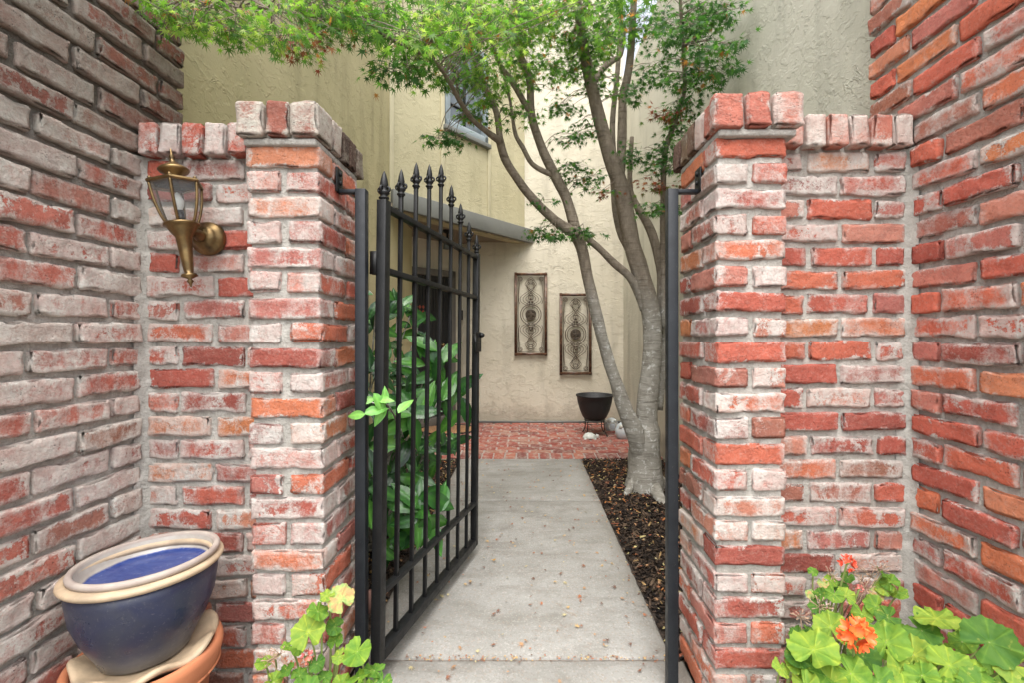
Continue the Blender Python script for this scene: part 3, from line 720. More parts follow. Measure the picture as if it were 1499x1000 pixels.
# recessed door wall
q0 = Vector((-1.62, 4.85, 0)); q1 = Vector((-.80, 5.67, 0))
wall_sheet('stucco_wall', (-.80, 5.67), (-.662, YB+.002), -.05, 2.3, 'stucco_back', 'short cream stucco return beside the front door holding the doorbell', th=.1, side=1)
du2 = (q1-q0).normalized(); dn2 = Vector((du2.y, -du2.x, 0)); L2 = (q1-q0).length
def ib2(s0, s1, n0, n1, z0, z1, bev=0.):
    return xf(box(s0, s1, n0, n1, z0, z1, bev), Matrix(((du2.x, dn2.x, 0, 0), (du2.y, dn2.y, 0, 0), (0, 0, 1, 0), (0, 0, 0, 1))))
DW = tag(MB().add(*ib2(-.3, L2, -.15, -.02, 0, 2.3), smooth=False).build('stucco_wall', M['stucco_back'], None, tuple(q0)), 'shaded stucco wall round the dark front door under the canopy', 'wall')
DR = thing('front_door', 'black screen front door with grey frame behind the gate bars', 'door', tuple(q0+du2*.5))
DR.location.z = 0
b_ = MB()
for a in ((.02-.5, .075-.5, 0.11, 1.86), (L2-.19-.5, L2-.10-.5, .11, 1.86), (.02-.5, L2-.10-.5, 1.78, 1.86)): b_.add(*ib2(a[0], a[1], -.018, .04, a[2], a[3], .003))
b_.build('door_frame', M['door_frame'], DR)
MB().add(*ib2(-.48, L2-.6, -.018, .07, 0, .10, .004)).build('threshold', M['door_frame'], DR)
MB().add(*ib2(-.42, L2-.695, -.016, .012, .115, 1.775), smooth=False).build('door_leaf', M['dark_door'], DR)
sl = MB()
for i in range(26): s_ = -.40+i*.036; sl.add(*ib2(s_, s_+.006, .0135, .018, .13, 1.76))
stuff(sl.build('screen_bar', M['iron'], DR))
og = MB()
for i in range(3):
    for j in range(4):
        s_, z_ = .02+i*.045, 1.24+j*.055; og.add(*xf(([(-.5, 0, 0), (0, 0, -.5), (.5, 0, 0), (0, 0, .5)], [(0, 1, 2, 3)]), Matrix.Translation(du2*s_+dn2*.021+Vector((0, 0, z_))) @ Matrix(((du2.x*.04, 0, 0, 0), (du2.y*.04, 0, 0, 0), (0, 0, .05, 0), (0, 0, 0, 1)))), smooth=False)
stuff(og.build('red_lattice', M['red_glass'], DR))
MB().add(*xf(lathe([(.0, 0), (.022, .004), (.012, .02), (.014, .04), (.028, .05), (.026, .07), (0, .075)], 16), Matrix.Translation(du2*(L2-.76)+dn2*.012+Vector((0, 0, .95))) @ Matrix.Rotation(math.pi/2, 4, 'X'))).build('handle', M['brass'], DR)
pt = P(677, 461, 5.585)
tag(MB().add(*xf(box(-.02, .02, -.03, -.002, -.06, .06, .005), Matrix.Rotation(math.radians(-45), 4, 'Z'))).build('doorbell', M['dark_door'], None, (pt.x, pt.y-.02, pt.z)), 'small black doorbell on the stucco return beside the door', 'doorbell')
# ceiling lantern under the canopy
pt = P(655, 352, 4.9)
pl_ = thing('porch_light', 'small black ceiling light under the entry canopy', 'light', (pt.x, pt.y, ZS))
MB().add(*lathe([(0, .012), (.06, .012), (.06, -.005), (.02, -.02), (.012, -.02), (.012, -.06), (.05, -.075), (.055, -.09), (0, -.09)], 20)).build('mount', M['iron'], pl_)
MB().add(*lathe([(.045, -.09), (.05, -.19), (.0, -.19)], 6)).build('shade', M['glass'], pl_)
# door mat
mt = thing('door_mat', 'half-round tan coir mat with dark border on the brick porch', 'mat', (-.93, 5.25, 0))
MB().add(*lathe([(0, .012), (.33, .012), (.35, .002)], 40)).build('mat', M['coir'], mt)
MB().add(*ring((0, 0, .012), .345, .008, 'Z', 48)).build('border', M['iron'], mt)
mt.location = (-.86, 5.12, .0); mt.scale = (.95, .75, 1)
# dark weep screed at the foot of the back wall
tag(MB().add(*box(-.655, XW-.003, YB-.018, YB-.001, .0, .028)).build('base_trim', M['fascia']), 'dark thin base trim along the foot of the back wall', 'trim')

# ------------------------------------------------------------------ plaques
def plaque(px0, px1, py0, py1, label, shift):
    a = P(px0, py1, YB-.02); b = P(px1, py0, YB-.02); W, H = b.x-a.x, b.z-a.z; cx = (a.x+b.x)/2; cz = (a.z+b.z)/2
    t = thing('wall_plaque', label, 'wall art', (cx, YB-.030, cz), 'scrollwork plaques on the back wall')
    fw = .017
    for s_ in (-1, 1):
        v, f = tube([(s_*(W/2-fw), 0, -H/2-.004), (s_*(W/2-fw), 0, H/2+.004)], fw, 10, 1); MB().add(v, f).build('frame_rail', M['plaque_frame'], t)
        v, f = tube([(-W/2, -.004, s_*(H/2-fw)), (W/2, -.004, s_*(H/2-fw))], fw, 10, 1); MB().add(v, f).build('frame_rail', M['plaque_frame'], t)
    iw, ih = W/2-2*fw-.012, H/2-2*fw-.012; r = .0036
    s = MB()
    s.add(*tube([(-iw, 0, -ih), (iw, 0, -ih), (iw, 0, ih), (-iw, 0, ih), (-iw, 0, -ih)], r, 6, 1))
    for sx_ in (-1, 1):
        for sz_ in (-1, 1):
            s.add(*ring((sx_*(iw-.026), 0, sz_*(ih-.028)), .024, r)); s.add(*ring((sx_*(iw-.026), 0, sz_*(ih-.028)), .012, r))
        s.add(*tube([(sx_*(iw-.02), 0, -ih+.05), (sx_*(iw-.004), 0, -ih*.45), (sx_*(iw-.02), 0, -ih*.28)], r, 6, 4)); s.add(*tube([(sx_*(iw-.02), 0, ih-.05), (sx_*(iw-.004), 0, ih*.45), (sx_*(iw-.02), 0, ih*.28)], r, 6, 4))
    s.build('scroll_border', M['plaque_iron'], t)
    s = MB()
    s.add(*ring((0, -.004, 0), .125, .005, n=36)); s.add(*ring((0, -.004, 0), .100, .004, n=36)); s.add(*ring((0, -.004, 0), .060, .006, n=30))
    s.build('medallion_ring', M['plaque_iron'], t)
    s = MB()
    s.add(*xf(lathe([(0, 0), (.055, .0), (.055, .006), (0, .006)], 28), Matrix.Translation((0, .004, 0)) @ Matrix.Rotation(math.pi/2, 4, 'X')))
    for a_ in range(4):
        an = math.radians(45+90*a_); s.add(*ring((math.cos(an)*.028, -.008, math.sin(an)*.028), .02, .0036, n=18)); an = math.radians(90*a_); s.add(*ring((math.cos(an)*.034, -.008, math.sin(an)*.034), .013, .003, n=16))
    s.add(*tube([(0, -.01, .022), (.022, -.01, 0), (0, -.01, -.022), (-.022, -.01, 0), (0, -.01, .022)], .0036, 6, 1))
    s.build('medallion', M['plaque_iron'], t)
    s = MB()
    for sg in (-1, 1):
        for (R, h0, h1) in ((.150, .10, .29), (.110, .12, .265), (.070, .15, .24)):
            for sx_ in (-1, 1):
                MB().add(*tube([(sx_*.012, 0, sg*h0), (sx_*R*.75, 0, sg*(h0+(h1-h0)*.25)), (sx_*R*.8, 0, sg*(h0+(h1-h0)*.6)), (sx_*.02, 0, sg*h1), (-sx_*R*.45, 0, sg*(h1+.07)), (-sx_*.03, 0, sg*min(ih-.01, h1+.125)), (sx_*.03, 0, sg*min(ih-.01, h1+.13)), ], r, 6, 4)).build('scroll', M['plaque_iron'], t)
        for (c_, R_) in (((0, 0, sg*.205), .030), ((0, 0, sg*.24), .016), ((-.03, 0, sg*.125), .018), ((.03, 0, sg*.125), .018), ((0, 0, sg*(ih-.06)), .026)): MB().add(*ring(c_, R_, r, n=20)).build('scroll_ring', M['plaque_iron'], t)
        MB().add(*tube([(-.05, 0, sg*(ih-.045)), (0, 0, sg*(ih-.012)), (.05, 0, sg*(ih-.045))], r, 6, 4)).build('scroll', M['plaque_iron'], t)
    s = MB()
    for sg in (-1, 1):
        for k_ in (1, 2, 3):
            MB().add(*xf(lathe([(0, -.014), (.012, -.006), (.014, .004), (.006, .014), (0, .018)], 10), Matrix.Translation(((k_-2)*.016*(1 if abs(k_-2) < 3 else 1), -.006, sg*(.118+.034*(2-abs(k_-2))))) @ Matrix.Scale(sg, 4, (0, 0, 1)))).build('leaf_ornament', M['plaque_iron'], t)
    return t
plaque(753, 801, 399, 521, 'higher left scrollwork plaque in brown frame on the cream wall', 0)
plaque(819, 866, 429, 549, 'lower right scrollwork plaque partly hidden behind the tree stem', 0)

# ------------------------------------------------------------------ pots and figures on the porch
pt = P(870.5, 637, 4.89)
st = thing('plant_stand', 'black wire plant stand with splayed legs under the black planter', 'stand', (pt.x, pt.y, 0))
for i in range(4):
    a = math.radians(45+90*i); c_, s_ = math.cos(a), math.sin(a)
    MB().add(*tube([(c_*.10, s_*.10, .165), (c_*.12, s_*.12, .15), (c_*.13, s_*.13, .06), (c_*.165, s_*.165, .004)], .005, 6)).build('leg', M['iron'], st)
MB().add(*ring((0, 0, .165), .11, .005, 'Z')).add(*ring((0, 0, .13), .125, .004, 'Z')).build('ring', M['iron'], st)
bp = thing('planter', 'round black ribbed planter on wire stand by the back wall', 'planter', (pt.x, pt.y, .170))
MB().add(*lathe([(0, 0), (.105, 0), (.13, .03), (.160, .10), (.182, .18), (.192, .245), (.200, .247), (.200, .262), (.186, .262), (.178, .2), (.1, .15), (0, .14)], 44)).build('bowl', M['black_pot'], bp)
pt = P(863, 637, 4.70)
tt_ = thing('turtle_figurine', 'small white garden turtle under the wire plant stand', 'figurine', (pt.x, pt.y, 0))
MB().add(*xf(lathe([(0, .065), (.03, .06), (.055, .045), (.07, .02), (.072, .008), (.05, .004), (0, .004)], 20), Matrix.Scale(.8, 4, (0, 1, 0)))).build('shell', M['ceramic_white'], tt_)
MB().add(*xf(lathe([(0, .022), (.012, .018), (.02, 0), (.012, -.016), (0, -.02)], 12), Matrix.Translation((.075, -.03, .032)))).build('head', M['ceramic_white'], tt_)
for sx_, sy_ in ((-1, -1), (1, -1), (-1, 1), (1, 1)): MB().add(*xf(lathe([(0, .02), (.014, .012), (.018, 0), (0, 0)], 10), Matrix.Translation((sx_*.05, sy_*.05, 0)))).build('foot', M['ceramic_white'], tt_)
def blob_fig(px, py, y, label, scale, kind):
    pt = P(px, py, y); t = thing('garden_figurine', label, 'figurine', (pt.x, y, 0), 'pale ceramic figures by the back wall')
    MB().add(*xf(lathe([(0, .15), (.03, .148), (.06, .125), (.078, .09), (.08, .05), (.066, .012), (.05, 0), (0, 0)], 20), Matrix.Scale(scale, 4))).build('body', M['ceramic_blue'], t)
    for s_ in (-1, 1):
        MB().add(*xf(lathe([(0, .022), (.016, .016), (.022, 0), (.016, -.016), (0, -.022)], 12), Matrix.Translation((s_*.035*scale, -.052*scale, .12*scale)) @ Matrix.Scale(scale, 4))).build('eye', M['ceramic_white'], t)
    if kind: MB().add(*ring((0, -.03*scale, .085*scale), .05*scale, .008*scale, 'Y', sx=1.2, sz=.5)).build('collar', M['ceramic_white'], t)
    else: MB().add(*xf(ring((0, 0, 0), .04, .012, 'Y'), Matrix.Translation((0, -.06, .055)))).build('shell_whorl', M['ceramic_white'], t)
blob_fig(895, 637, 5.1, 'blue-grey glazed figurine beside the black planter', .95, 0)
blob_fig(913, 643, 4.72, 'pale grey-blue glazed figurine nearest the tree trunk', 1.1, 1)

# ------------------------------------------------------------------ blue bowl and terracotta pot
pc = P(215, 822, 1.12)
tp = thing('terracotta_pot', 'orange terracotta pot with thick rolled rim in the left corner', 'pot', (pc.x, pc.y, 0))
MB().add(*lathe([(0, 0), (.105, 0), (.118, .10), (.132, .235), (.143, .238), (.150, .246), (.153, .262), (.158, .285), (.156, .300), (.148, .306), (.138, .300), (.134, .28), (.12, .18), (0, .17)], 56)).build('body', M['terracotta'], tp)
MB().add(*ring((0, 0, .243), .148, .0045, 'Z', 56)).build('rim_band', M['terracotta'], tp)
cr = thing('wavy_dish', 'cream wavy-rimmed clay dish between the blue bowl and terracotta pot', 'dish', (pc.x+.004, pc.y, .281))
MB().add(*lathe([(0, -.01), (.09, -.008), (.118, .012), (.136, .022), (.143, .031), (.139, .038), (.128, .036), (.10, .020), (0, .01)], 96, None, lambda r, z, a: (r*(1+.035*math.cos(7*a)*max(0, (r-.1)/.04)), z+.010*math.sin(7*a+.6)*max(0, (r-.09)/.05)))).build('dish', M['cream'], cr)
bb = thing('blue_bowl', 'large dark blue glazed bowl with cream rim leaning on the pot below', 'bowl', (pc.x, pc.y, .298))
MB().add(*lathe([(0, 0), (.080, 0), (.088, .006), (.098, .03), (.122, .075), (.140, .125), (.147, .175), (.1475, .203), (.135, .203), (.13, .19), (0, .15)], 64)).build('body', M['glaze_out'], bb)
MB().add(*lathe([(.1470, .201), (.156, .2035), (.1605, .210), (.159, .2165), (.148, .219), (.130, .219), (.130, .205), (.1470, .201)], 64)).build('rim', M['cream'], bb)
ib_ = thing('inner_dish', 'shallow blue-glazed dish with grey clay rim nested in the blue bowl', 'dish', (pc.x+.003, pc.y+.006, .298))
MB().add(*lathe([(0, .192), (.116, .1925), (.123, .195), (.129, .206), (.135, .230)], 64)).build('dish', M['glaze_in'], ib_)
MB().add(*lathe([(.1340, .224), (.1350, .2320), (.139, .2350), (.146, .2345), (.1490, .229), (.147, .2205), (.135, .2205), (.1340, .224)], 64)).build('rim', M['mauve'], ib_)
bb.rotation_euler = (math.radians(-1.5), math.radians(-1.5), 0); ib_.rotation_euler = (math.radians(-1), math.radians(-2), 0)

# ------------------------------------------------------------------ wall lantern
ln = thing('wall_lantern', 'antique brass wall lantern hanging slightly crooked on the left brick panel', 'lantern', tuple(P(305, 349, 1.352)))
ax = P(269, 349, 1.25)-P(305, 349, 1.352)
MB().add(*xf(lathe([(0, .035), (.022, .034), (.034, .024), (.038, .014), (.047, .010), (.050, .0), (.050, -.006), (0, -.006)], 40), Matrix.Rotation(math.pi/2, 4, 'X'))).build('backplate', M['brass'], ln)
MB().add(*tube([(0, -.03, 0), (ax.x*.5, ax.y*.6, .004), (ax.x, ax.y, -.006)], [.018, .012, .012], 14)).build('arm', M['brass'], ln)
LM = Matrix.Translation((ax.x, ax.y, -.018)) @ Matrix.Rotation(math.radians(-8.5), 4, 'Y') @ Matrix.Rotation(math.radians(10), 4, 'Z')
U = 1/537*1.0
MB().add(*xf(lathe([(.002, -.137), (.004, -.128), (.009, -.122), (.004, -.116), (.020, -.108), (.018, -.102), (.010, -.1), (.012, -.09), (.016, -.04), (.019, .0), (.033, .022), (.037, .030), (.042, .032), (.042, .038), (0, .038)], 28), LM)).build('tail', M['brass'], ln)
hexr = [(.036, .038), (.044, .056), (.051, .080), (.057, .110), (.061, .146)]
nh = 6
for k_ in range(nh):
    a = math.pi/3*k_-math.radians(75)
    MB().add(*xf(tube([(math.cos(a)*r, math.sin(a)*r, z) for r, z in hexr], .0042, 6, 3), LM)).build('glazing_bar', M['brass'], ln)
    a2 = a+math.pi/3; v, f = [], []
    for r, z in hexr:
        for off in (0, .0018):
            for aa in (a, a2): v.append((math.cos(aa)*(r-off), math.sin(aa)*(r-off), z))
    for i in range(len(hexr)-1):
        o4 = i*4; f += [(o4, o4+1, o4+5, o4+4), (o4+3, o4+2, o4+6, o4+7), (o4+1, o4+3, o4+7, o4+5), (o4+2, o4, o4+4, o4+6)]
    e = (len(hexr)-1)*4; f += [(1, 0, 2, 3), (e, e+1, e+3, e+2)]
    MB().add(*xf((v, f), LM), smooth=False).build('glass_pane', M['lglass'], ln)
rf = MB().add(*xf(lathe([(.054, .143), (.066, .143), (.068, .147), (.066, .152), (.052, .157), (.020, .164), (.015, .166)], 6), LM @ Matrix.Rotation(math.radians(-75), 4, 'Z')), smooth=False)
rf.add(*xf(lathe([(.017, .163), (.017, .170), (.034, .182), (.037, .187), (.033, .192), (.014, .204), (.008, .209), (.005, .220), (.007, .223), (.003, .232), (.0015, .246), (0, .248)], 28), LM)).build('roof', M['brass'], ln)
for k_ in range(6):
    a = math.pi/3*k_-math.radians(75); MB().add(*xf(lathe([(.004, 0), (.005, .004), (0, .008)], 8), LM @ Matrix.Translation((math.cos(a)*.058, math.sin(a)*.058, .153)))).build('screw', M['brass'], ln)
MB().add(*xf(lathe([(.0, .042), (.009, .042), (.009, .075), (0, .075)], 12), LM)).build('socket', M['iron'], ln)
MB().add(*xf(lathe([(.006, .075), (.012, .088), (.013, .102), (.007, .120), (0, .127)], 14), LM)).build('bulb', M['white_bulb'], ln)

# ------------------------------------------------------------------ gate and its posts
ZT = EYE+.443
def post(sgn, Xc, Xwall, label):
    t = thing('gate_post', label, 'post', (Xc, 1.387, 0), 'slim iron gate posts'); h = .0158
    MB().add(*box(-h, h, -h, h, 0, ZT, .002)).build('upright', M['iron_post'], t)
    x0, x1 = (Xwall-Xc-.002, -h+.001) if sgn < 0 else (h-.001, Xwall-Xc+.002)
    MB().add(*box(x0, x1, -.012, .012, ZT-.012, ZT-.001, .001)).build('bracket', M['iron_post'], t)
    xw = Xwall-Xc
    MB().add(*box(min(xw, xw-sgn*.006), max(xw, xw-sgn*.006), -.028, .016, ZT-.012, ZT+.062, .002)).build('wall_plate', M['iron'], t)
    for dz in (.018, .045): MB().add(*xf(lathe([(0, .006), (.006, .005), (.008, 0), (0, 0)], 10), Matrix.Translation((xw-sgn*.006, -.006, ZT+dz)) @ Matrix.Rotation(-sgn*math.pi/2, 4, 'Y'))).build('bolt', M['iron'], t)
    return t
post(-1, -.4965, -.566, 'left slim iron post beside the hinge side of the open gate')
post(1, .4485, .530, 'right slim iron post standing alone beside the right brick pillar')

G0 = Vector((-.453, 1.400, 0)); G1 = Vector((-.2475, 2.222, 0)); gd = (G1-G0); gl = gd.length; ang = math.atan2(gd.y, gd.x)
gate = thing('iron_gate', 'black wrought iron gate with spear tops standing open inward', 'gate', (G0.x, G0.y, 0))
gate.rotation_euler = Euler((0, math.radians(1.4), ang), 'XYZ')
hw = .0160
def spear(r=1.):
    return [(.010*r, 0), (.010*r, .004), (.014*r, .006), (.014*r, .010), (.009*r, .013), (.011*r, .018), (.016*r, .024), (.0135*r, .030), (.008*r, .034), (.0105*r, .040), (.0115*r, .052), (.009*r, .068), (.005*r, .084), (0, .096)]
def finial(x, z, parent, r=1.):
    fn = MB().add(*xf(lathe(spear(r), 12), Matrix.Translation((x, 0, z)))).build('spear_tip', M['iron'], parent)
    sc = MB()
    for s_ in (-1, 1):
        sc.add(*xf(ring((0, 0, 0), .0085, .0042, 'Y', 14, 6), Matrix.Translation((x+s_*.0125, 0, z+.034)))); sc.add(*xf(ring((0, 0, 0), .0075, .0040, 'Y', 14, 6), Matrix.Rotation(math.pi/2, 4, 'Z') @ Matrix.Translation((s_*.0125, -x, z+.034))))
    sc.build('scroll_curl', M['iron'], fn)
ZB = EYE-1.011
hs_ = MB().add(*box(-hw, hw, -hw, hw, ZB, EYE+.425, .002)).build('hinge_stile', M['iron'], gate); finial(0, EYE+.425, gate, 1.15)
ls_ = MB().add(*box(gl-.015, gl+.015, -.015, .015, ZB, EYE+.425, .002)).build('latch_stile', M['iron'], gate); finial(gl, EYE+.425, gate)
for nm, zz, th in (('top_rail', EYE+.405, .009), ('middle_rail', EYE+.205, .009), ('lower_rail', EYE-.805, .009)):
    MB().add(*box(hw-.001, gl-.014, -.0125, .0125, zz-th, zz+th, .0015)).build(nm, M['iron'], gate)
MB().add(*box(hw-.001, gl-.014, -.017, .017, ZB, ZB+.034, .002)).build('bottom_rail', M['iron'], gate)
tops = [.565, .63, .665, .708, .658, .612, .557]
for i, tp_ in enumerate(tops):
    x = gl*(i+1)/8*1.0; zt = EYE+tp_-.094
    MB().add(*box(x-.0065, x+.0065, -.0065, .0065, ZB+.033, zt, .001)).build('picket', M['iron'], gate); finial(x, zt, gate)
hg = MB().add(*tube([(-.008, .027, EYE+.190), (-.008, .027, EYE+.262)], .007, 10, 1)).build('hinge', M['rust'], gate)
MB().add(*box(-.0205, -.0178, .012, .034, EYE+.190, EYE+.262)).build('hinge_leaf', M['iron'], hg)
MB().add(*tube([(-.008, .024, EYE-.86), (-.008, .024, EYE-.79)], .007, 10, 1)).build('hinge', M['rust'], gate)
lt = MB().add(*box(gl-.07, gl+.016, -.024, -.016, EYE-.065, EYE+.035, .002)).build('latch', M['iron'], gate)
MB().add(*xf(lathe([(0, 0), (.013, .0), (.013, .012), (.006, .022), (0, .022)], 14), Matrix.Translation((gl, -.022, EYE+.02)) @ Matrix.Rotation(math.pi/2, 4, 'X'))).build('latch_knob', M['iron'], lt)
MB().add(*tube([(gl-.09, -.02, EYE-.018), (gl+.012, -.02, EYE-.018)], .005, 8, 1)).build('latch_bolt', M['iron_post'], lt)
MB().add(*tube([(gl-.075, -.02, EYE+.02), (gl-.10, -.035, EYE-.01), (gl-.085, -.03, EYE-.07)], .007, 8)).build('latch_handle', M['iron'], lt)

# ------------------------------------------------------------------ maple
TB = P(942, 715, 3.2)
mp = thing('maple_tree', 'multi-stemmed Japanese maple with pale grey trunk beside the path', 'tree', (TB.x, TB.y, 0))
def L_(pts):                         # (px, py, width px, depth)
    return [P(a, b, d)-Vector((TB.x, TB.y, 0)) for a, b, w_, d in pts], [w_/2*d/FPX for a, b, w_, d in pts]
stems = {
 'base': [(943, 730, 68, 3.2), (942, 712, 58, 3.2), (943, 690, 51, 3.2), (944, 660, 47, 3.2), (945, 630, 40, 3.2), (946, 600, 22, 3.2)],
 'A': [(938, 668, 28, 3.17), (929, 634, 27, 3.14), (913, 595, 22, 3.12), (902, 562, 19, 3.10), (886, 512, 17, 3.08), (872, 455, 17, 3.05), (860, 405, 16, 3.03), (851, 362, 17, 3.0), (841, 336, 20, 2.98)],
 'B': [(945, 650, 36, 3.2), (947, 600, 31, 3.2), (953, 536, 27, 3.2), (955, 480, 27, 3.2), (948, 436, 27, 3.19), (938, 400, 25, 3.17), (926, 360, 24, 3.15), (918, 320, 24, 3.13), (908, 270, 24, 3.1), (893, 229, 21, 3.05), (879, 180, 19, 3.0), (869, 139, 17, 2.95), (862, 107, 17, 2.9), (853, 60, 14, 2.8), (845, 0, 12, 2.7), (835, -70, 8, 2.6)],
}
limbs = [
 [(841, 340, 17, 2.98), (812, 322, 14, 2.94), (776, 286, 13, 2.88), (754, 256, 12, 2.82), (739, 231, 12, 2.78), (731, 203, 12, 2.73)],
 [(732, 206, 11, 2.73), (712, 192, 8, 2.62), (691, 174, 7, 2.5), (673, 147, 7, 2.38), (658, 120, 6, 2.25), (636, 90, 6, 2.1), (588, 64, 5, 1.95), (532, 38, 4, 1.8), (470, 26, 3, 1.65), (390, 14, 2.5, 1.5), (300, 5, 2, 1.38)],
 [(732, 206, 10, 2.73), (727, 165, 9, 2.72), (712, 132, 8, 2.7), (704, 111, 7, 2.68), (691, 81, 6, 2.62), (664, 20, 4, 2.5), (640, -40, 3, 2.4)],
 [(843, 338, 16, 2.98), (830, 292, 15, 2.97), (813, 258, 15, 2.95), (793, 215, 13, 2.92), (778, 166, 12, 2.88), (775, 114, 11, 2.82), (760, 76, 11, 2.76), (756, 30, 8, 2.7), (750, -50, 6, 2.6)],
 [(813, 256, 8, 2.95), (800, 252, 8, 2.94), (779, 239, 7, 2.92), (765, 215, 7, 2.9), (754, 194, 6, 2.88), (747, 149, 4, 2.85), (735, 100, 3, 2.8)],
 [(776, 165, 9, 2.88), (751, 121, 9, 2.82), (734, 97, 7, 2.78), (720, 62, 6, 2.7), (700, 0, 4, 2.6)],
 [(906, 262, 15, 3.1), (909, 236, 14, 3.1), (911, 173, 13, 3.12), (912, 139, 12, 3.12), (918, 114, 12, 3.1), (923, 80, 11, 3.08), (926, 35, 10, 3.0), (929, -20, 8, 2.9)],
 [(870, 120, 9, 2.92), (883, 100, 8, 2.96), (897, 88, 8, 3.0), (909, 78, 7, 3.03), (915, 40, 4, 3.05)],
 [(899, 235, 8, 3.15), (897, 208, 9, 3.2), (897, 173, 8, 3.25), (904, 104, 7, 3.28), (908, 40, 6, 3.3), (912, -30, 4, 3.3)],
 [(936, 420, 14, 3.25), (922, 370, 11, 3.3), (908, 340, 10, 3.33), (900, 305, 9, 3.36), (896, 250, 7, 3.4), (890, 190, 5, 3.4)],
 [(944, 452, 15, 3.2), (934, 426, 14, 3.18), (920, 403, 12, 3.15), (898, 384, 11, 3.12), (878, 364, 10, 3.09), (858, 347, 9, 3.06)],
 [(962, 600, 17, 3.3), (969, 530, 15, 3.3), (969, 464, 15, 3.3), (968, 400, 14, 3.32), (958, 352, 13, 3.35), (945, 322, 12, 3.38), (932, 300, 10, 3.4), (922, 270, 8, 3.42), (925, 200, 6, 3.4)],
 [(972, 480, 9, 3.2), (971, 400, 8, 3.15), (970, 340, 8, 3.1), (971, 295, 9, 3.05), (973, 225, 8, 3.0), (990, 173, 7, 2.9), (1002, 132, 6, 2.8), (1001, 87, 6, 2.7), (998, 35, 5, 2.6), (994, -30, 4, 2.5)],
]
tm = MB()
for k_ in stems:
    pts, rad = L_(stems[k_]); tm.add(*tube(pts, rad, 20, 5, wob=.16 if k_ == 'base' else .10))
for rt in ([(934, 690, 12, 3.2), (921, 718, 12, 3.1), (912, 734, 6, 3.06)], [(950, 690, 14, 3.2), (961, 722, 19, 3.05), (971, 741, 14, 2.9), (980, 768, 6, 2.8)], [(953, 690, 12, 3.25), (972, 708, 14, 3.25), (985, 728, 6, 3.2)]):
    pts, rad = L_(rt); tm.add(*tube(pts, rad, 14, 5, wob=.08))
# pruned-limb collar on the left stem
tm.add(*xf(ring((0, 0, 0), .022, .013, 'Y', 20, 8), Matrix.Translation(P(841, 338, 2.93)-Vector((TB.x, TB.y, 0)))))
tm.build('trunk', M['bark'], mp)
BR = []                                # sample points on limbs for twigs to start from
for lb in limbs+[stems['B'][6:], stems['A'][6:]]:
    pts, rad = L_(lb); sp_, _ = smooth_path(pts, rad, 5); BR += sp_
for lb in limbs:
    pts, rad = L_(lb); MB().add(*tube(pts, rad, 12, 5, wob=.12)).build('branch', M['bark'], mp)
# leaf sprays: (px, py, rx, ry, depth, depth spread, sprays, tone)
CL = [
 (265, 18, 34, 16, 1.36, .05, 9, 0), (330, 22, 45, 24, 1.42, .06, 14, 0), (400, 34, 40, 28, 1.50, .08, 13, 0), (440, 52, 14, 16, 1.55, .05, 4, 3), (470, 24, 45, 26, 1.62, .10, 14, 1), (540, 26, 40, 28, 1.8, .12, 14, 1), (600, 40, 40, 40, 1.95, .15, 14, 0),
 (575, 95, 24, 16, 2.0, .08, 5, 2), (610, 95, 24, 16, 2.05, .1, 5, 1), (640, 40, 40, 45, 2.2, .2, 18, 0), (650, 120, 22, 20, 2.35, .1, 6, 1), (690, 40, 46, 46, 2.4, .25, 24, 0), (700, 100, 30, 26, 2.5, .2, 9, 0), (745, 30, 50, 40, 2.6, .25, 24, 0), (740, 95, 38, 30, 2.7, .2, 12, 0),
 (665, 202, 24, 9, 2.5, .08, 5, 2), (700, 170, 18, 14, 2.6, .1, 4, 1), (795, 40, 50, 44, 2.7, .25, 24, 0), (800, 105, 40, 30, 2.9, .2, 13, 1), (765, 165, 22, 16, 2.8, .15, 4, 1), (850, 30, 50, 40, 2.8, .25, 20, 1), (850, 95, 36, 28, 3.0, .2, 11, 1), (835, 160, 30, 20, 3.0, .15, 7, 2), (850, 195, 26, 14, 3.0, .1, 6, 2),
 (900, 40, 44, 40, 3.0, .2, 14, 1), (950, 30, 40, 34, 2.9, .2, 13, 2), (985, 60, 36, 34, 2.75, .15, 12, 2), (1030, 25, 34, 24, 2.55, .12, 12, 2), (1070, 12, 20, 12, 2.4, .06, 5, 2), (1050, 60, 34, 14, 2.45, .1, 8, 2), (1055, 95, 30, 12, 2.45, .1, 7, 2), (1010, 110, 30, 26, 2.65, .15, 10, 2), (965, 110, 30, 26, 2.9, .15, 7, 2), (1000, 165, 26, 20, 2.8, .12, 8, 2), (975, 165, 18, 10, 2.85, .08, 3, 3),
 (925, 130, 26, 16, 2.95, .1, 5, 2), (835, 245, 20, 8, 2.93, .06, 4, 2), (862, 262, 22, 14, 2.95, .06, 5, 2), (878, 285, 16, 12, 2.98, .05, 2, 3), (808, 338, 26, 9, 2.93, .07, 6, 2), (858, 338, 16, 9, 2.9, .05, 4, 2), (795, 293, 14, 4, 2.8, .04, 2, 2),
 (935, 222, 26, 12, 2.98, .08, 6, 2), (975, 235, 28, 18, 2.95, .1, 8, 2), (950, 270, 22, 12, 2.9, .08, 4, 3), (975, 300, 30, 8, 2.85, .08, 7, 2), (1000, 200, 22, 22, 2.85, .08, 7, 2), (1010, 235, 14, 14, 2.75, .06, 3, 2), (725, 130, 26, 20, 2.6, .1, 6, 0), (880, 130, 20, 20, 2.9, .1, 5, 1), (700, 10, 70, 14, 2.3, .2, 14, 0), (820, 8, 70, 12, 2.6, .2, 14, 0), (780, -25, 200, 30, 2.6, .4, 40, 1), (500, -20, 160, 22, 1.65, .2, 22, 0),
]
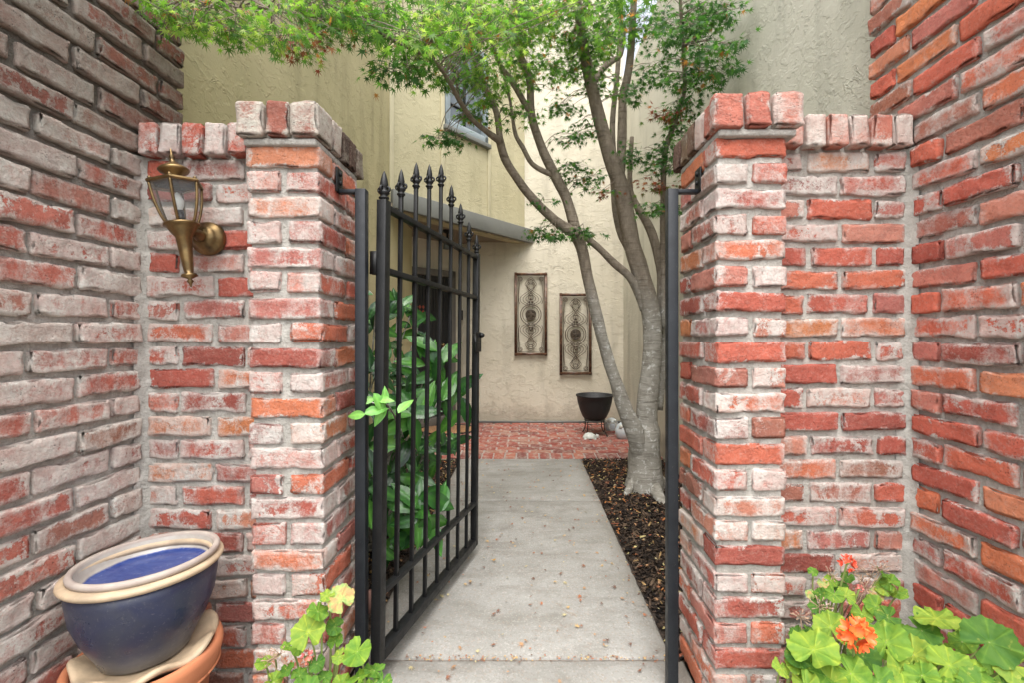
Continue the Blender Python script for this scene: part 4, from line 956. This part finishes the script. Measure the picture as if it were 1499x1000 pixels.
PAL = {0: [(.11, .27, .045), (.17, .36, .06), (.065, .18, .035), (.28, .44, .12), (.09, .24, .05)], 1: [(.06, .17, .035), (.10, .25, .045), (.15, .32, .06), (.045, .14, .03)], 2: [(.04, .13, .035), (.055, .17, .04), (.08, .22, .045), (.03, .10, .028)], 3: [(.20, .05, .035), (.26, .11, .06), (.12, .06, .04), (.10, .20, .05)]}  # backlight put into the colour: brighter greens upper left, darker lower right
Ms, Tn, tw = [], [], MB()
O = Vector((TB.x, TB.y, 0)); BRn = np.array([tuple(b) for b in BR])
rr = random.Random(5)
for (cx, cy, rx, ry, d, ds, ns, tone) in CL:
    for s_ in range(int(ns*1.05+.5)):
        dd = d+rr.gauss(0, ds)
        while True:
            ux, uy = rr.uniform(-1, 1), rr.uniform(-1, 1)
            if ux*ux+uy*uy < 1: break
        c = P(cx+ux*rx, cy+uy*ry, dd)
        if abs(c.x) > 1.06: c.x = math.copysign(1.06, c.x)
        c = c-O
        b_i = int(np.argmin(((BRn-np.array(c))**2).sum(1))); b0 = Vector(BRn[b_i])
        midp = (b0+c)/2+Vector((rr.gauss(0, .02), rr.gauss(0, .02), .03)); 
        if (b0-c).length > .02: tw.add(*tube([b0, midp, c], [.0030, .0022, .0012], 4, 3, cap=False))
        nT = rr.randint(3, 5); R0 = rr.uniform(.07, .13)*(1 if d > 1.8 else .8); a0 = rr.uniform(0, 6.28)
        for t_ in range(nT):
            a = a0+t_*6.28/nT+rr.gauss(0, .3); di = Vector((math.cos(a), math.sin(a), rr.uniform(-.35, .12))).normalized(); L = R0*rr.uniform(.7, 1.2)
            tw.add(*tube([c, c+di*L], [.0012, .0006], 3, 1, cap=False))
            nl = rr.randint(2, 4)
            for l_ in range(nl):
                for sd_ in ((-1, 1) if l_ < nl-1 else (0,)):
                    pp = c+di*L*(l_+1)/nl; yaw = a-math.pi/2+sd_*rr.uniform(.6, 1.2)
                    sz = rr.uniform(.050, .084)*(.68 if d < 1.8 else 1.0)
                    R_ = Matrix.Rotation(yaw, 4, 'Z') @ Matrix.Rotation(rr.gauss(-.6, .5), 4, 'X') @ Matrix.Rotation(rr.gauss(0, .5), 4, 'Y')
                    off = R_ @ Vector((0, sz*.35, 0))
                    Ms.append(np.array(Matrix.Translation(pp+off) @ R_ @ Matrix.Scale(sz, 4)))
                    q_ = rr.choice(PAL[tone]) if rr.random() > .03 else (.3, .16, .06); k_ = rr.uniform(.8, 1.2); Tn.append((q_[0]*k_*1.2, q_[1]*k_*1.0, q_[2]*k_*1.2))
stuff(mass('crown', LV, LF, np.array(Ms), Tn, M['maple'], mp))
stuff(tw.build('twig', M['bark'], mp))
print('maple leaves', len(Ms))

# ------------------------------------------------------------------ camellia
def leaf_mesh(name, L, W, mat_, fold=.25, curl=.15, nu=8, nv=4):
    v, f, ve = [], [], []
    for i in range(nu+1):
        u = i/nu; wd = W/2*math.sin(math.pi*u**.85)**.8*(1-.25*u) if 0 < i < nu else .0006
        for j in range(nv+1):
            s_ = j/nv*2-1; x = s_*wd
            v.append((x, u*L, abs(x)*fold*(1.2-u)-curl*L*u*u+.0016*math.sin(u*22)*abs(s_))); ve.append(1. if j == nv//2 else (.30 if (i % 2 == 0) else 0))
    for i in range(nu):
        for j in range(nv): a = i*(nv+1)+j; f.append((a, a+1, a+nv+2, a+nv+1))
    me = MB().add(v, f).mesh(name, mat_); at = me.attributes.new('vein', 'FLOAT', 'POINT'); at.data.foreach_set('value', ve); return me
cam_l = [leaf_mesh('leaf', .10, .046, M['camellia'], .3, c_) for c_ in (.1, .25, .4)]; cam_m = [leaf_mesh('leaf', .115, .054, M['camellia_mid'], .3, c_) for c_ in (.15, .3)]; cam_y = [leaf_mesh('leaf', .09, .045, M['camellia_young'], .35, .3)]
CB = Vector((-.80, 2.3, 0)); cm = thing('camellia_shrub', 'dark glossy-leaved camellia shrub growing in the left bed behind the gate', 'shrub', tuple(CB))
cc = [(600, 462, 2.7, 9, 0), (582, 445, 2.6, 7, 0), (612, 480, 2.7, 7, 0), (551, 437, 2.1, 5, 0), (552, 480, 2.2, 8, 0), (570, 505, 2.4, 9, 0), (555, 530, 2.1, 8, 0), (590, 540, 2.5, 9, 0), (628, 530, 2.18, 7, 2), (640, 540, 2.23, 6, 2), (610, 560, 2.3, 10, 0), (645, 575, 2.4, 7, 0), (668, 580, 2.33, 7, 2), (640, 590, 2.18, 6, 2),
 (575, 600, 2.1, 11, 0), (598, 610, 1.88, 10, 2), (560, 640, 1.9, 9, 0), (585, 650, 1.95, 10, 0), (610, 660, 2.3, 9, 0), (640, 655, 2.6, 8, 0), (660, 648, 2.9, 7, 0), (575, 700, 1.95, 10, 0), (600, 700, 2.2, 8, 0), (625, 690, 2.5, 6, 0), (560, 740, 1.8, 7, 0), (585, 755, 1.9, 7, 0), (616, 745, 1.83, 9, 2), (628, 765, 1.83, 6, 2), (575, 790, 1.85, 6, 0),
 (538, 590, 1.8, 7, 0), (536, 660, 1.8, 7, 0), (538, 540, 2.0, 6, 0), (540, 720, 1.75, 6, 0), (545, 590, 1.345, 4, 1), (566, 592, 1.355, 5, 1), (585, 630, 1.9, 4, 1), (600, 575, 2.5, 8, 0)]
rr = random.Random(3); cst = MB(); nleaf = 0
for (a, b, d, n, young) in cc:
    c = P(a, b, d)
    if c.x < -1.12: c.x = -1.12
    c = c-CB
    if d > 1.5: 
        basep = Vector((rr.uniform(-.08, .08), rr.uniform(-.12, .12), 0)); m1 = basep*.5+c*.5+Vector((rr.gauss(-.05, .04), rr.gauss(0, .05), -.05))
        cst.add(*tube([basep, m1, c], [.008, .005, .003], 6, 5))
    else:
        cst.add(*tube([P(590, 640, 1.9)-CB, P(575, 605, 1.55)-CB, c], [.004, .003, .002], 6, 5))
    for i in range(n):
        az = i*2.4+rr.gauss(0, .4); me = rr.choice(cam_m if young == 2 else cam_y if young else cam_l)
        ax_ = Vector((.25, -.8, .45)).to_track_quat('Z', 'Y').to_matrix().to_4x4()
        Rm = ax_ @ Matrix.Rotation(az, 4, 'Z') @ Matrix.Rotation(rr.gauss(-.05, .35), 4, 'X') @ Matrix.Rotation(rr.gauss(0, .35), 4, 'Y')
        o = link('leaf', me, cm, c+Vector((rr.gauss(0, .022), rr.gauss(0, .022), rr.gauss(0, .028))), Rm.to_euler()); k_ = rr.uniform(.95, 1.5)*(.52 if young and d < 1.5 else 1); o.scale = (k_, k_, k_); nleaf += 1
cst.build('stem', M['bark'], cm); print('camellia', nleaf)

# ------------------------------------------------------------------ geraniums
def ger_leaf(name, mat_, seed, nr=5, na=57):
    R = random.Random(seed); ph = R.uniform(0, 6); v, f, ve = [(0, 0, 0)], [], [1.]
    for i in range(1, nr+1):
        for j in range(na):
            a = -math.pi+2*math.pi*(j+.5)/na; u = i/nr
            lob = 1+.045*math.cos(7*a+ph)+.035*math.cos(19*a+ph*3)+.05*mnoise.noise(Vector((math.cos(a)*1.5, math.sin(a)*1.5, seed*3.1))); notch = 1-.80*math.exp(-((abs(a)-math.pi)/.22)**2)
            rr_ = .5*u*(1+(lob-1)*u**2)*(1-(1-notch)*u**.4)
            z = .028*u*u*math.cos(7*a+ph)+.10*u*u*mnoise.noise(Vector((math.cos(a)*2.2*u, math.sin(a)*2.2*u, seed*7.3)))+.07*math.sin(3*a+ph)*u**3 + .12*u*u*(1-.8*u)+.02*math.cos(19*a+ph*3)*u**4
            v.append((rr_*math.sin(a), rr_*math.cos(a), z)); ve.append(max(0, math.cos(7*a+ph))**10)
    for j in range(na): f.append((0, 1+(j+1) % na, 1+j))
    for i in range(nr-1):
        for j in range(na): a = 1+i*na; f.append((a+j, a+(j+1) % na, a+na+(j+1) % na, a+na+j))
    me = MB().add(v, f).mesh(name, mat_); at = me.attributes.new('vein', 'FLOAT', 'POINT'); at.data.foreach_set('value', ve); return me
GL = [ger_leaf('leaf', M['geranium'], i) for i in range(5)]; GO = [ger_leaf('leaf', M['geranium_old'], 20+i) for i in range(2)]
def petal_mesh(mat_):
    v, f = [], []
    for i in range(5):
        for j in range(4):
            u, s_ = i/4, j/3*2-1; w_ = .5*math.sin(math.pi*(u*.80+.08))*.62; v.append((s_*w_, u, .25*u*u+.12*abs(s_)*u))
    for i in range(4):
        for j in range(3): a = i*4+j; f.append((a, a+1, a+5, a+4))
    return MB().add(v, f).mesh('petal', mat_)
def geranium(label, base, leaves, flowers, seed, dry=()):
    B = Vector(base); t = thing('geranium_plant', label, 'plant', tuple(B)); R = random.Random(seed); nodes = []
    for k_ in range(6):
        q_ = Vector((R.uniform(-.16, .16), R.uniform(-.1, .1), 0)); nodes.append(q_)
    for (px, py, r, d, old) in leaves:
        c = P(px, py, d)-B; sz = r*1.95*d/FPX
        h = min(nodes, key=lambda q_: (q_-c).xy.length)
        k = Vector((c.x*.6+h.x*.4, c.y*.75+h.y*.25+.03, c.z*.72))
        MB().add(*tube([h*1., k, c], [.0045, .0028, .0018], 6, 5)).build('stem', M['stem'], t)
        view = (Vector((0, 0, EYE))-(c+B)).normalized(); nrm = (view*R.uniform(.5, 1.)+Vector((R.gauss(0, .35), R.gauss(0, .25), R.uniform(.35, .9)))).normalized()
        Q = nrm.to_track_quat('Z', 'Y').to_matrix().to_4x4() @ Matrix.Rotation(R.uniform(0, 6.28), 4, 'Z')
        o = link('leaf', R.choice(GO if old else GL), t, c, Q.to_euler()); o.scale = (sz, sz, sz)
    for (px, py, r, d, mk) in flowers:
        c = P(px, py, d)-B; pm_ = petal_mesh(M[mk]); sz = r*d/FPX
        MB().add(*tube([Vector((c.x*.4, c.y*.6+.05, .1)), Vector((c.x*.8, c.y+.04, c.z*.6)), c], .0024, 6, 5)).build('flower_stem', M['stem'], t)
        fh = MB().add(*xf(lathe([(0, -sz*.3), (sz*.25, 0), (0, sz*.3)], 8), Matrix.Translation(c))).build('flower_head', M['stem'], t)
        nf = 13 if r > 18 else 7
        for i in range(nf):
            ph = math.acos(1-1.45*(i+.5)/nf); th = i*2.399; di = Vector((math.sin(ph)*math.cos(th), -math.cos(ph)*.75-.1, math.sin(ph)*math.sin(th)*.9+.25)).normalized(); fc = c+di*sz*.55
            for p5 in range(5):
                Q = di.to_track_quat('Z', 'Y').to_matrix().to_4x4() @ Matrix.Rotation(p5*1.2566+R.gauss(0, .15), 4, 'Z') @ Matrix.Rotation(R.uniform(.1, .6), 4, 'X')
                o = link('petal', pm_, fh, fc, Q.to_euler()); k_ = sz*R.uniform(.42, .56); o.scale = (k_, k_, k_)
    for (px, py, d) in dry:
        c = P(px, py, d)-B; s = MB(); s.add(*tube([Vector((c.x*.7, c.y+.03, c.z*.7)), c], [.0018, .0012], 5, 1))
        for i in range(14):
            di = Vector((R.gauss(0, 1), R.gauss(0, 1), R.uniform(-.2, 1.3))).normalized()*R.uniform(.012, .03); s.add(*tube([c, c+di*.6, c+di], [.0006, .0006, .0016], 4, 1))
        s.build('spent_bloom', M['dry_stem'], t)
    return t
R_ = random.Random(9)
right = [(1191, 952, 34, .98, 0), (1370, 906, 27, 1.05, 0), (1449, 941, 34, .95, 0), (1481, 975, 26, .92, 0), (1350, 924, 23, 1.05, 0), (1297, 941, 31, 1.0, 0), (1216, 919, 23, 1.05, 0), (1246, 987, 26, .95, 0), (1317, 979, 24, .95, 0), (1338, 960, 27, 1.0, 0), (1390, 975, 28, .95, 0), (1350, 990, 22, .92, 0), (1143, 979, 14, 1.0, 0), (1165, 974, 15, 1.0, 0),
 (1282, 888, 16, 1.15, 0), (1292, 840, 11, 1.2, 0), (1302, 853, 13, 1.2, 0), (1315, 868, 12, 1.2, 0), (1294, 862, 12, 1.2, 0), (1201, 871, 11, 1.15, 0), (1221, 871, 12, 1.15, 0), (1238, 873, 13, 1.15, 0), (1196, 888, 12, 1.15, 0), (1216, 851, 9, 1.2, 0), (1231, 861, 10, 1.2, 0), (1241, 846, 9, 1.2, 0), (1264, 962, 22, 1.0, 0), (1300, 905, 16, 1.12, 0), (1262, 900, 14, 1.15, 0), (1420, 985, 24, .93, 0), (1285, 1000, 26, .93, 0),
 (1215, 1000, 24, .95, 0), (1180, 1005, 22, .95, 0), (1440, 1010, 30, .9, 0), (1480, 1015, 28, .9, 0), (1380, 1015, 28, .9, 0), (1330, 1020, 26, .9, 0), (1185, 930, 15, 1.1, 0), (1410, 940, 18, 1.05, 0), (1320, 930, 17, 1.1, 0), (1205, 855, 8, 1.2, 1), (1283, 872, 10, 1.2, 1), (1188, 872, 9, 1.18, 1), (1190, 838, 7, 1.2, 0)]
for i in range(22): right.append((R_.uniform(1165, 1490), R_.uniform(925, 1000), R_.uniform(11, 18), R_.uniform(.98, 1.2), 0))
for i in range(26): right.append((R_.uniform(1180, 1480), R_.uniform(985, 1090), R_.uniform(18, 28), R_.uniform(.92, 1.15), 0))
geranium('large lime-green geranium with an orange and a red flower head below the right wall', (.76, 1.08, 0), right, [(1253, 928, 26, .97, 'petal_orange'), (1240, 825, 13, 1.18, 'petal_red'), (1280, 988, 6, .97, 'petal_pink'), (1258, 862, 6, 1.16, 'petal_pink')], 5,
 [(1275, 845, 1.2), (1262, 850, 1.2), (1268, 862, 1.18), (1290, 835, 1.2), (1200, 890, 1.1), (1172, 905, 1.1), (1250, 840, 1.2), (1218, 845, 1.2)])
left = [(479, 873, 11, 1.13, 0), (499, 877, 20, 1.13, 1), (465, 896, 16, 1.12, 0), (451, 926, 24, 1.1, 0), (490, 918, 13, 1.14, 0), (491, 939, 11, 1.14, 0), (523, 955, 22, 1.08, 0), (497, 962, 11, 1.12, 0), (548, 983, 16, 1.08, 0), (525, 993, 17, 1.06, 0), (386, 971, 12, 1.1, 0), (419, 982, 13, 1.1, 0), (438, 990, 12, 1.1, 0), (421, 947, 10, 1.12, 0), (464, 972, 12, 1.1, 0), (475, 993, 11, 1.1, 0), (436, 950, 10, 1.12, 0), (560, 1000, 14, 1.06, 0), (400, 1000, 14, 1.08, 0), (500, 1005, 16, 1.06, 0), (450, 1010, 18, 1.06, 0), (402, 962, 8, 1.12, 1)]
for i in range(16): left.append((R_.uniform(390, 560), R_.uniform(1010, 1110), R_.uniform(14, 22), R_.uniform(1.05, 1.18), 0))
geranium('small lime-green geranium with a fading pink bloom at the foot of the left pillar', (-.50, 1.12, 0), left, [(450, 962, 11, 1.1, 'petal_pink')], 6, [(410, 958, 1.1), (395, 968, 1.1)])
